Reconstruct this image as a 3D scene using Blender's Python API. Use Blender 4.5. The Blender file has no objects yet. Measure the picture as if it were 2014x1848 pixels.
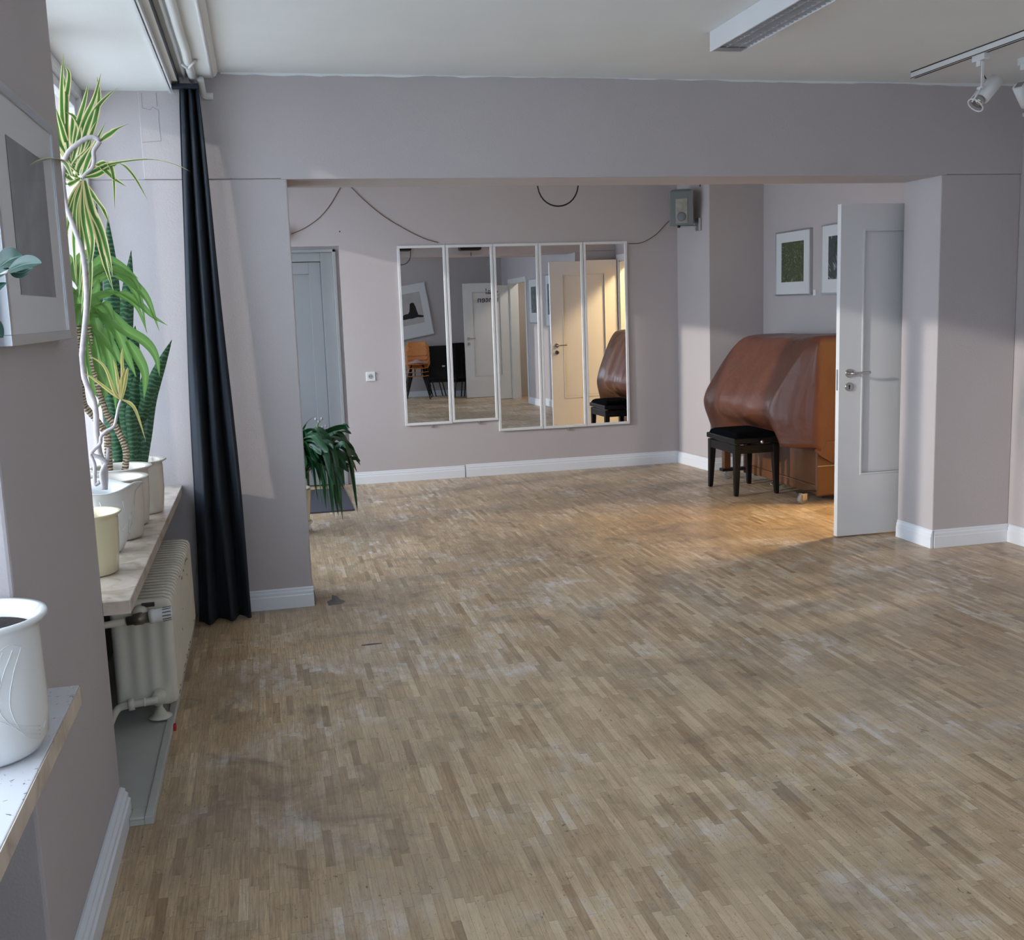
import bpy, math, random
from mathutils import Vector, Matrix
from math import pi, sin, cos, radians as rad
SC = bpy.context.scene
COL = SC.collection

def lin(c):
    return tuple((v / 12.92 if v <= .04045 else ((v + .055) / 1.055) ** 2.4) for v in [x / 255 for x in c])

# ------------------------------------------------------------------ camera
def cam_axes(yaw, pitch, roll):
    f = Vector((sin(yaw) * cos(pitch), cos(yaw) * cos(pitch), -sin(pitch)))
    r = Vector((cos(yaw), -sin(yaw), 0)); u = r.cross(f)
    return cos(roll) * r + sin(roll) * u, -sin(roll) * r + cos(roll) * u, f
CR, CU, CF = cam_axes(rad(12.8436), rad(8.7358), rad(-1.9104))
CAM = Vector((0, 0, 1.53)); FPX = 2104.0
cd = bpy.data.cameras.new('camera'); co = bpy.data.objects.new('camera', cd); COL.objects.link(co)
cd.sensor_fit = 'HORIZONTAL'; cd.sensor_width = 36; cd.lens = 36 * FPX / 2014; cd.clip_start = .05
m = Matrix((CR, CU, -CF)).transposed().to_4x4(); m.translation = CAM
co.matrix_world = m
SC.camera = co
def at(px, py, Y):      # a photo pixel seen at depth Y
    d = CF + (px - 1007) / FPX * CR - (py - 924) / FPX * CU
    return CAM + d * (Y / d.y)

# ------------------------------------------------------------------ light
SC.view_settings.view_transform = 'Standard'; SC.view_settings.look = 'None'
SC.view_settings.gamma = 1; SC.view_settings.use_curve_mapping = False
SC.view_settings.exposure = .25
w = bpy.data.worlds.new('sky'); SC.world = w; w.use_nodes = True
bg = w.node_tree.nodes['Background']; bg.inputs[0].default_value = (.71, .84, 1.0, 1); bg.inputs[1].default_value = 4.6
sd = bpy.data.lights.new('sun', 'SUN'); so = bpy.data.objects.new('sun', sd); COL.objects.link(so)
SUN = Vector((1, .29, -.25)).normalized()
so.rotation_euler = SUN.to_track_quat('-Z', 'Y').to_euler()
sd.energy = 1.45; sd.angle = rad(1.1); sd.color = (1, .93, .84)
def portal(x, y0, y1, z0, z1):
    d = bpy.data.lights.new('window_portal', 'AREA'); o = bpy.data.objects.new('window_portal', d); COL.objects.link(o)
    d.shape = 'RECTANGLE'; d.size = z1 - z0; d.size_y = y1 - y0; d.cycles.is_portal = True
    o.location = (x, (y0 + y1) / 2, (z0 + z1) / 2); o.rotation_euler = (0, -pi / 2, 0)
portal(-.86, .1, 2.27, .72, 2.58); portal(-.86, 3.34, 5.57, .70, 2.58); portal(-.86, 6.1, 9.2, .32, 2.5)
fp_ = bpy.data.lights.new('window_portal', 'AREA'); fo = bpy.data.objects.new('window_portal', fp_); COL.objects.link(fo)
fp_.shape = 'RECTANGLE'; fp_.size = 1.6; fp_.size_y = 1.4; fp_.cycles.is_portal = True; fo.location = (1.05, -.78, 1.65); fo.rotation_euler = (pi / 2, 0, pi)  # portal of the added window behind the camera
def bulb(name, loc, watts, col, size):
    d = bpy.data.lights.new(name, 'AREA'); o = bpy.data.objects.new(name, d); COL.objects.link(o)
    d.energy = watts; d.color = col; d.size = size; d.shape = 'DISK'; o.location = loc
    return o
bulb('hallway_lamp_light', (5.15, 6.75, 2.55), 78, (1, .70, .34), .35)
bulb('hallway_lamp_light', (5.15, .75, 2.55), 16, (1, .90, .76), .35)

# ------------------------------------------------------------------ materials
def mat(name, col, rough=.6, metal=0, spec=.5, bump=0, bscale=200, var=0, vscale=3, coat=0):
    m = bpy.data.materials.new(name); m.use_nodes = True; nt = m.node_tree; b = nt.nodes['Principled BSDF']
    c = lin(col); b.inputs['Base Color'].default_value = (*c, 1); b.inputs['Roughness'].default_value = rough
    b.inputs['Metallic'].default_value = metal; b.inputs['Specular IOR Level'].default_value = spec
    b.inputs['Coat Weight'].default_value = coat
    tc = nt.nodes.new('ShaderNodeTexCoord')
    if var:
        n = nt.nodes.new('ShaderNodeTexNoise'); n.inputs['Scale'].default_value = vscale; n.inputs['Detail'].default_value = 5
        nt.links.new(tc.outputs['Object'], n.inputs[0])
        r = nt.nodes.new('ShaderNodeValToRGB'); e = r.color_ramp.elements
        e[0].position = .3; e[1].position = .7
        e[0].color = (*[max(0, v * (1 - var)) for v in c], 1); e[1].color = (*[min(1, v * (1 + var)) for v in c], 1)
        nt.links.new(n.outputs[0], r.inputs[0]); nt.links.new(r.outputs[0], b.inputs['Base Color'])
    if bump:
        n = nt.nodes.new('ShaderNodeTexNoise'); n.inputs['Scale'].default_value = bscale; n.inputs['Detail'].default_value = 3
        nt.links.new(tc.outputs['Object'], n.inputs[0])
        bm_ = nt.nodes.new('ShaderNodeBump'); bm_.inputs['Strength'].default_value = bump; bm_.inputs['Distance'].default_value = .004
        nt.links.new(n.outputs[0], bm_.inputs['Height']); nt.links.new(bm_.outputs[0], b.inputs['Normal'])
    return m
M = {}
M['wall'] = mat('lilac_grey_wall_paint', (186, 179, 180), .85, bump=.25, bscale=160, var=.03, vscale=1.3)
M['ceiling'] = mat('ceiling_paint', (232, 234, 233), .9, bump=.12, bscale=90, var=.02)
M['white'] = mat('white_gloss_paint', (222, 223, 225), .35, var=.02)
M['trimwhite'] = mat('white_baseboard_paint', (225, 229, 236), .4)
M['doorgrey'] = mat('grey_door_paint', (146, 149, 152), .5, var=.05, vscale=2)
M['radiator'] = mat('cream_radiator_enamel', (218, 213, 198), .38, var=.03, vscale=6)
M['plinth'] = mat('grey_white_plinth_paint', (188, 190, 184), .55, var=.04, vscale=8)
M['alu'] = mat('brushed_aluminium', (190, 194, 198), .32, metal=.9)
M['chrome'] = mat('satin_chrome', (195, 192, 186), .22, metal=1)
M['louvre'] = mat('bright_louvre_metal', (215, 215, 218), .3, metal=.55)
M['steel'] = mat('worn_brass_steel', (120, 112, 100), .4, metal=.7, var=.2, vscale=40)
M['black'] = mat('black_plastic', (16, 16, 18), .45)
M['blackpaint'] = mat('black_lacquer', (9, 10, 14), .38, spec=.3)
M['velvet'] = mat('black_velour', (6, 7, 11), 1.0, spec=.05, bump=.3, bscale=300)
M['curtain'] = mat('navy_curtain_fabric', (22, 31, 42), .8, bump=.25, bscale=350, var=.12, vscale=6)
M['soil'] = mat('dark_potting_soil', (44, 38, 40), .95, bump=.9, bscale=120, var=.3, vscale=60)
M['potwhite'] = mat('white_glazed_ceramic', (224, 226, 226), .2, coat=.4)
M['potcream'] = mat('cream_glazed_ceramic', (222, 214, 178), .25, coat=.3)
M['potgrey'] = mat('pale_beige_ceramic', (214, 208, 198), .3, coat=.2)
M['trunkpale'] = mat('pale_grey_bark', (176, 170, 172), .8, bump=.6, bscale=60, var=.15, vscale=30)
M['mat'] = mat('dark_grey_door_mat', (74, 74, 84), .95, bump=.8, bscale=400)
M['nicheshade'] = mat('shade_toned_niche_paint', (84, 84, 79), .9, var=.06)  # wall grey darkened to put the shade under the near sill into its colour
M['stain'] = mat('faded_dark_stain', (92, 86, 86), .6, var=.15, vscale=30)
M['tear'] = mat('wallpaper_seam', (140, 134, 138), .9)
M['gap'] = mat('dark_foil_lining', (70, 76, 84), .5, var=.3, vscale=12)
M['cord'] = mat('brown_cord', (112, 88, 76), .7)
M['blackcord'] = mat('black_rubber_cord', (18, 18, 22), .5)
M['casterwhite'] = mat('translucent_caster_wheel', (150, 150, 146), .4)
M['orange'] = mat('terracotta_clay', (178, 98, 52), .8, var=.1, vscale=20)
M['speaker'] = mat('grey_speaker_cabinet', (112, 120, 124), .6)
M['grille'] = mat('pale_speaker_cone', (150, 150, 144), .6, var=.15, vscale=25)
M['pianowood'] = mat('brown_piano_wood', (106, 68, 42), .3, coat=.2, var=.12, vscale=5)
M['beech'] = mat('orange_beech_plywood', (196, 124, 66), .4, var=.1, vscale=8)
M['rug'] = mat('pinkish_fabric', (170, 140, 136), .9, var=.3, vscale=30)
M['mirror'] = mat('mirror_glass', (236, 238, 240), .0, metal=1)
M['hallcream'] = mat('cream_hall_paint', (228, 218, 192), .85)
M['ground'] = mat('pale_paving_outside', (222, 224, 224), .9, var=.1)
M['red'] = mat('red_sticker', (190, 40, 50), .6)
M['lampwood'] = mat('honey_wood', (196, 160, 110), .5)
M['wallpaper'] = mat('torn_wallpaper', (205, 186, 176), .9)
M['rust'] = mat('chipped_bare_iron', (62, 54, 50), .8, var=.3, vscale=60)
M['plaster'] = mat('rough_white_plaster', (226, 230, 232), .9, bump=.5, bscale=60)

def leather():
    m = mat('brown_vinyl_cover', (98, 58, 43), .36, var=.10, vscale=3, coat=.08)
    nt = m.node_tree; b = nt.nodes['Principled BSDF']
    tc = nt.nodes.new('ShaderNodeTexCoord')
    n = nt.nodes.new('ShaderNodeTexNoise'); n.inputs['Scale'].default_value = 5; n.inputs['Detail'].default_value = 4
    n2 = nt.nodes.new('ShaderNodeTexNoise'); n2.inputs['Scale'].default_value = 500
    nt.links.new(tc.outputs['Object'], n.inputs[0]); nt.links.new(tc.outputs['Object'], n2.inputs[0])
    b1 = nt.nodes.new('ShaderNodeBump'); b1.inputs['Strength'].default_value = .5; b1.inputs['Distance'].default_value = .03
    b2 = nt.nodes.new('ShaderNodeBump'); b2.inputs['Strength'].default_value = .15; b2.inputs['Distance'].default_value = .002
    nt.links.new(n.outputs[0], b1.inputs['Height']); nt.links.new(n2.outputs[0], b2.inputs['Height'])
    nt.links.new(b1.outputs[0], b2.inputs['Normal']); nt.links.new(b2.outputs[0], b.inputs['Normal'])
    return m
M['leather'] = leather()

def stone():
    m = mat('beige_stone_sill', (214, 200, 184), .22)
    nt = m.node_tree; b = nt.nodes['Principled BSDF']
    tc = nt.nodes.new('ShaderNodeTexCoord'); n = nt.nodes.new('ShaderNodeTexNoise'); n.inputs['Scale'].default_value = 9
    n.inputs['Detail'].default_value = 8; n.inputs['Distortion'].default_value = 1.2
    r = nt.nodes.new('ShaderNodeValToRGB'); e = r.color_ramp.elements
    e[0].position = .34; e[0].color = (*lin((188, 172, 156)), 1); e[1].position = .47; e[1].color = (*lin((212, 198, 184)), 1)
    q = e.new(.6); q.color = (*lin((222, 208, 192)), 1)
    nt.links.new(tc.outputs['Object'], n.inputs[0]); nt.links.new(n.outputs[0], r.inputs[0]); nt.links.new(r.outputs[0], b.inputs['Base Color'])
    return m
M['stone'] = stone()

def chipped():      # near sill: white paint, cracked
    m = mat('cracked_white_sill_paint', (222, 222, 224), .4)
    nt = m.node_tree; b = nt.nodes['Principled BSDF']
    tc = nt.nodes.new('ShaderNodeTexCoord'); n = nt.nodes.new('ShaderNodeTexNoise'); n.inputs['Scale'].default_value = 30
    n.inputs['Detail'].default_value = 6; n.inputs['Distortion'].default_value = 2.5
    r = nt.nodes.new('ShaderNodeValToRGB'); e = r.color_ramp.elements
    e[0].position = .325; e[0].color = (*lin((120, 108, 104)), 1); e[1].position = .35; e[1].color = (*lin((220, 220, 224)), 1)
    nt.links.new(tc.outputs['Object'], n.inputs[0]); nt.links.new(n.outputs[0], r.inputs[0]); nt.links.new(r.outputs[0], b.inputs['Base Color'])
    return m
M['sillpaint'] = chipped()

def N(nt, t, **k):
    n = nt.nodes.new(t)
    for a, v in k.items(): setattr(n, a, v)
    return n
def math_(nt, op, a, b=None):
    n = N(nt, 'ShaderNodeMath', operation=op)
    for i, v in enumerate((a, b)):
        if v is None: continue
        if isinstance(v, (int, float)): n.inputs[i].default_value = v
        else: nt.links.new(v, n.inputs[i])
    return n.outputs[0]
def parquet():
    m = bpy.data.materials.new('worn_oak_strip_parquet'); m.use_nodes = True; nt = m.node_tree; b = nt.nodes['Principled BSDF']; L = nt.links.new
    tc = N(nt, 'ShaderNodeTexCoord'); sp = N(nt, 'ShaderNodeSeparateXYZ'); L(tc.outputs['Object'], sp.inputs[0])
    X, Y = sp.outputs[0], sp.outputs[1]
    W, LEN = .0262, .215
    fx = math_(nt, 'DIVIDE', X, W); ix = math_(nt, 'FLOOR', fx); ux = math_(nt, 'FRACT', fx)
    wn = N(nt, 'ShaderNodeTexWhiteNoise', noise_dimensions='1D'); L(ix, wn.inputs['W'])
    fy = math_(nt, 'ADD', math_(nt, 'DIVIDE', Y, LEN), math_(nt, 'MULTIPLY', wn.outputs['Value'], 7.3))
    iy = math_(nt, 'FLOOR', fy); uy = math_(nt, 'FRACT', fy)
    cv = N(nt, 'ShaderNodeCombineXYZ'); L(ix, cv.inputs[0]); L(iy, cv.inputs[1])
    w2 = N(nt, 'ShaderNodeTexWhiteNoise', noise_dimensions='2D'); L(cv.outputs[0], w2.inputs['Vector'])
    ramp = N(nt, 'ShaderNodeValToRGB'); e = ramp.color_ramp.elements
    e[0].position = 0; e[0].color = (*lin((164, 136, 104)), 1)
    e[1].position = 1; e[1].color = (*lin((222, 200, 166)), 1)
    for p, c in ((.08, (185, 157, 122)), (.5, (197, 170, 134)), (.90, (206, 180, 145)), (.97, (216, 192, 158))):
        q = e.new(p); q.color = (*lin(c), 1)
    L(w2.outputs['Value'], ramp.inputs[0])
    # wood grain, stretched along the strip
    mp = N(nt, 'ShaderNodeMapping'); mp.inputs['Scale'].default_value = (190, 9, 1)
    av = N(nt, 'ShaderNodeVectorMath', operation='ADD'); L(tc.outputs['Object'], av.inputs[0]); L(w2.outputs['Color'], av.inputs[1])
    L(av.outputs[0], mp.inputs[0])
    g = N(nt, 'ShaderNodeTexNoise'); g.inputs['Scale'].default_value = 1; g.inputs['Detail'].default_value = 4; g.inputs['Distortion'].default_value = .6; L(mp.outputs[0], g.inputs[0])
    def mix(kind, f, a, c):
        x = N(nt, 'ShaderNodeMix', data_type='RGBA', blend_type=kind)
        if isinstance(f, (int, float)): x.inputs[0].default_value = f
        else: L(f, x.inputs[0])
        for i, v in ((6, a), (7, c)):
            if isinstance(v, tuple): x.inputs[i].default_value = (*v, 1)
            else: L(v, x.inputs[i])
        return x.outputs[2]
    gr = N(nt, 'ShaderNodeMapRange'); L(g.outputs[0], gr.inputs[0]); gr.inputs[1].default_value = .3; gr.inputs[2].default_value = .7; gr.inputs[3].default_value = .70; gr.inputs[4].default_value = 1.24
    gc = N(nt, 'ShaderNodeCombineXYZ')
    for i in range(3): L(gr.outputs[0], gc.inputs[i])
    col = mix('MULTIPLY', 1.0, ramp.outputs[0], gc.outputs[0])
    def noise(scale, detail, dist, off, lo, hi, sx=1, sy=1):
        mm = N(nt, 'ShaderNodeMapping'); mm.inputs['Location'].default_value = off; mm.inputs['Scale'].default_value = (sx, sy, 1); L(tc.outputs['Object'], mm.inputs[0])
        n = N(nt, 'ShaderNodeTexNoise'); n.inputs['Scale'].default_value = scale; n.inputs['Detail'].default_value = detail
        n.inputs['Distortion'].default_value = dist; n.inputs['Roughness'].default_value = .62; L(mm.outputs[0], n.inputs[0])
        r = N(nt, 'ShaderNodeMapRange'); L(n.outputs[0], r.inputs[0]); r.inputs[1].default_value = lo; r.inputs[2].default_value = hi
        return r.outputs[0]
    # worn honey / grey grime / pale scuffs, each with a shape of its own
    d1 = noise(1.1, 6, .6, (3, 1, 0), .42, .66)
    col = mix('MIX', math_(nt, 'MULTIPLY', d1, .62), col, lin((146, 128, 110)))
    d2 = noise(3.4, 8, 1.2, (9, 4, 0), .52, .74)
    col = mix('MIX', math_(nt, 'MULTIPLY', d2, .72), col, lin((112, 98, 88)))
    s1 = noise(1.7, 9, .8, (1.3, 7.7, 0), .50, .66)
    # varnish worn through in the middle of the dance floor, pale bare wood showing strip by strip
    rnd = N(nt, 'ShaderNodeMapRange'); L(w2.outputs['Value'], rnd.inputs[0]); rnd.inputs[3].default_value = .25; rnd.inputs[4].default_value = 1.35
    def worn(cx, cy, rx, ry):
        qx = math_(nt, 'DIVIDE', math_(nt, 'SUBTRACT', X, cx), rx); qy = math_(nt, 'DIVIDE', math_(nt, 'SUBTRACT', Y, cy), ry)
        r2 = math_(nt, 'ADD', math_(nt, 'MULTIPLY', qx, qx), math_(nt, 'MULTIPLY', qy, qy))
        return math_(nt, 'MAXIMUM', math_(nt, 'SUBTRACT', 1, r2), 0)
    wz = math_(nt, 'MAXIMUM', worn(1.55, 3.55, 1.5, 1.5), math_(nt, 'MAXIMUM', worn(2.2, 5.0, 1.3, 1.0), math_(nt, 'MULTIPLY', worn(.9, 2.4, 1.1, 1.1), .6)))
    wn3 = noise(2.6, 8, 1.0, (2.2, 6.1, 0), .34, .62)
    col = mix('MIX', math_(nt, 'MINIMUM', math_(nt, 'MULTIPLY', math_(nt, 'MULTIPLY', wz, wn3), math_(nt, 'MULTIPLY', rnd.outputs[0], .85)), .8), col, lin((226, 202, 168)))
    fine = noise(26, 4, .4, (0, 0, 0), .38, .58, 1, .35)
    col = mix('MIX', math_(nt, 'MINIMUM', math_(nt, 'MULTIPLY', math_(nt, 'MULTIPLY', s1, fine), math_(nt, 'MULTIPLY', rnd.outputs[0], .72)), .8), col, lin((222, 216, 212)))
    sc = noise(60, 3, 3.0, (5, 5, 0), .60, .68, 1.4, .5)
    col = mix('MIX', math_(nt, 'MULTIPLY', sc, .50), col, lin((100, 84, 72)))
    nk = noise(38, 2, 1.5, (8, 2, 0), .70, .74, 1.0, .6)
    col = mix('MIX', math_(nt, 'MULTIPLY', nk, .7), col, lin((74, 62, 54)))
    # joints
    ex = math_(nt, 'LESS_THAN', math_(nt, 'MINIMUM', ux, math_(nt, 'SUBTRACT', 1, ux)), .022)
    ey = math_(nt, 'LESS_THAN', math_(nt, 'MINIMUM', uy, math_(nt, 'SUBTRACT', 1, uy)), .0045)
    jt = math_(nt, 'MAXIMUM', ex, ey)
    col = mix('MIX', math_(nt, 'MULTIPLY', jt, .38), col, lin((88, 70, 54)))
    L(col, b.inputs['Base Color'])
    rr = N(nt, 'ShaderNodeMapRange'); L(s1, rr.inputs[0]); rr.inputs[3].default_value = .36; rr.inputs[4].default_value = .52
    L(rr.outputs[0], b.inputs['Roughness']); b.inputs['Specular IOR Level'].default_value = .5
    bp = N(nt, 'ShaderNodeBump'); bp.inputs['Strength'].default_value = .12; bp.inputs['Distance'].default_value = .002
    L(math_(nt, 'SUBTRACT', g.outputs[0], jt), bp.inputs['Height']); L(bp.outputs[0], b.inputs['Normal'])
    return m
M['floor'] = parquet()

def leafmat(name, stops, rough=.35, bands=None, trans=.25):
    """colour across the leaf from its UV u; optional cross bands"""
    m = bpy.data.materials.new(name); m.use_nodes = True; nt = m.node_tree; b = nt.nodes['Principled BSDF']; L = nt.links.new
    uv = N(nt, 'ShaderNodeUVMap'); s = N(nt, 'ShaderNodeSeparateXYZ'); L(uv.outputs[0], s.inputs[0])
    r = N(nt, 'ShaderNodeValToRGB'); e = r.color_ramp.elements
    e[0].position, e[0].color = stops[0][0], (*lin(stops[0][1]), 1)
    e[1].position, e[1].color = stops[-1][0], (*lin(stops[-1][1]), 1)
    for p, c in stops[1:-1]:
        q = e.new(p); q.color = (*lin(c), 1)
    L(s.outputs[0], r.inputs[0]); out = r.outputs[0]
    if bands:
        tc = N(nt, 'ShaderNodeTexCoord'); n = N(nt, 'ShaderNodeTexNoise'); n.inputs['Scale'].default_value = 40; L(tc.outputs['Object'], n.inputs[0])
        v = math_(nt, 'ADD', math_(nt, 'MULTIPLY', s.outputs[1], 330), math_(nt, 'MULTIPLY', n.outputs[0], 9))
        f = math_(nt, 'GREATER_THAN', math_(nt, 'SINE', v), .35)
        x = N(nt, 'ShaderNodeMix', data_type='RGBA'); L(f, x.inputs[0]); L(out, x.inputs[6]); x.inputs[7].default_value = (*lin(bands), 1); out = x.outputs[2]
    L(out, b.inputs['Base Color']); b.inputs['Roughness'].default_value = rough
    if trans:
        t = N(nt, 'ShaderNodeBsdfTranslucent'); L(out, t.inputs[0]); mx = N(nt, 'ShaderNodeMixShader'); mx.inputs[0].default_value = trans
        L(b.outputs[0], mx.inputs[1]); L(t.outputs[0], mx.inputs[2]); L(mx.outputs[0], nt.nodes['Material Output'].inputs[0])
    return m
M['varieg'] = leafmat('cream_edged_leaf', [(0, (240, 226, 170)), (.16, (238, 226, 178)), (.24, (104, 150, 70)), (.5, (70, 124, 58)), (.76, (104, 150, 70)), (.84, (238, 226, 178)), (1, (240, 220, 170))], trans=.35)
M['greenleaf'] = leafmat('broad_green_leaf', [(0, (104, 148, 76)), (.45, (122, 164, 86)), (.5, (150, 184, 110)), (.55, (122, 164, 86)), (1, (98, 140, 72))], rough=.3, trans=.35)
M['snake'] = leafmat('banded_snake_leaf', [(0, (48, 84, 58)), (.5, (36, 70, 50)), (1, (48, 84, 58))], bands=(78, 118, 86), trans=.10)
M['clivia'] = leafmat('dark_strap_leaf', [(0, (22, 66, 38)), (.5, (34, 84, 48)), (1, (20, 60, 36))], rough=.28, trans=.08)
M['rubber'] = leafmat('rubber_plant_leaf', [(0, (40, 70, 62)), (.47, (44, 76, 66)), (.5, (120, 140, 130)), (.53, (44, 76, 66)), (1, (36, 64, 58))], rough=.22, trans=.05)
M['yellowleaf'] = leafmat('yellow_sprout_leaf', [(0, (226, 186, 150)), (.25, (206, 196, 120)), (.5, (140, 168, 74)), (.75, (200, 192, 110)), (1, (228, 196, 158))], trans=.3)

def ringbark():
    m = mat('ringed_tan_bark', (196, 176, 146), .8)
    nt = m.node_tree; b = nt.nodes['Principled BSDF']; L = nt.links.new
    uv = N(nt, 'ShaderNodeUVMap'); s = N(nt, 'ShaderNodeSeparateXYZ'); L(uv.outputs[0], s.inputs[0])
    tc = N(nt, 'ShaderNodeTexCoord'); n = N(nt, 'ShaderNodeTexNoise'); n.inputs['Scale'].default_value = 60; L(tc.outputs['Object'], n.inputs[0])
    v = math_(nt, 'SINE', math_(nt, 'ADD', math_(nt, 'MULTIPLY', s.outputs[1], 520), math_(nt, 'MULTIPLY', n.outputs[0], 7)))
    r = N(nt, 'ShaderNodeValToRGB'); e = r.color_ramp.elements; e[0].position = .1; e[0].color = (*lin((118, 92, 72)), 1); e[1].position = .55; e[1].color = (*lin((222, 206, 178)), 1)
    L(math_(nt, 'ADD', math_(nt, 'MULTIPLY', v, .5), .5), r.inputs[0]); L(r.outputs[0], b.inputs['Base Color'])
    bp = N(nt, 'ShaderNodeBump'); bp.inputs['Distance'].default_value = .004; L(v, bp.inputs['Height']); L(bp.outputs[0], b.inputs['Normal'])
    return m
M['ringbark'] = ringbark()

def glass():
    m = bpy.data.materials.new('window_glass'); m.use_nodes = True; nt = m.node_tree; L = nt.links.new
    nt.nodes.remove(nt.nodes['Principled BSDF'])
    t = N(nt, 'ShaderNodeBsdfTransparent'); g = N(nt, 'ShaderNodeBsdfGlossy'); g.inputs['Roughness'].default_value = .02
    f = N(nt, 'ShaderNodeFresnel'); f.inputs[0].default_value = 1.45; x = N(nt, 'ShaderNodeMixShader')
    L(math_(nt, 'MULTIPLY', math_(nt, 'MINIMUM', f.outputs[0], .35), .5), x.inputs[0]); L(t.outputs[0], x.inputs[1]); L(g.outputs[0], x.inputs[2]); L(x.outputs[0], nt.nodes['Material Output'].inputs[0])
    return m
M['glass'] = glass()

def print_mat(name, cols, scale, dist=2, rough=.5, coat=0):
    m = bpy.data.materials.new(name); m.use_nodes = True; nt = m.node_tree; b = nt.nodes['Principled BSDF']; L = nt.links.new
    tc = N(nt, 'ShaderNodeTexCoord'); n = N(nt, 'ShaderNodeTexNoise'); n.inputs['Scale'].default_value = scale; n.inputs['Detail'].default_value = 8; n.inputs['Distortion'].default_value = dist
    L(tc.outputs['Object'], n.inputs[0]); r = N(nt, 'ShaderNodeValToRGB'); e = r.color_ramp.elements
    e[0].position = .35; e[0].color = (*lin(cols[0]), 1); e[1].position = .68; e[1].color = (*lin(cols[-1]), 1)
    for i, c in enumerate(cols[1:-1]):
        q = e.new(.35 + .33 * (i + 1) / (len(cols) - 1)); q.color = (*lin(c), 1)
    L(n.outputs[0], r.inputs[0]); L(r.outputs[0], b.inputs['Base Color']); b.inputs['Roughness'].default_value = rough; b.inputs['Coat Weight'].default_value = coat; b.inputs['Coat Roughness'].default_value = .03
    return m
M['print_green'] = print_mat('green_foliage_print', [(40, 50, 34), (72, 84, 48), (58, 68, 44), (150, 150, 120)], 26)
M['print_dark'] = print_mat('dark_blue_green_print', [(28, 34, 40), (60, 70, 64), (50, 52, 72), (170, 176, 164)], 9, 3)
M['print_grey'] = print_mat('dark_grey_print', [(58, 56, 60), (74, 72, 76), (92, 90, 92)], 5, 1, coat=.6)
M['print_bw'] = print_mat('grey_black_white_print', [(176, 172, 172), (188, 184, 184)], 4, 0)
M['print_dim'] = print_mat('dim_print', [(60, 62, 68), (120, 122, 128)], 8, 1)
M['mount'] = mat('white_mount_board', (214, 216, 218), .6)
M['mountgloss'] = mat('glazed_white_mount_board', (196, 194, 190), .5, coat=1.0)
M['mountgloss'].node_tree.nodes['Principled BSDF'].inputs['Coat Roughness'].default_value = .03

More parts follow.
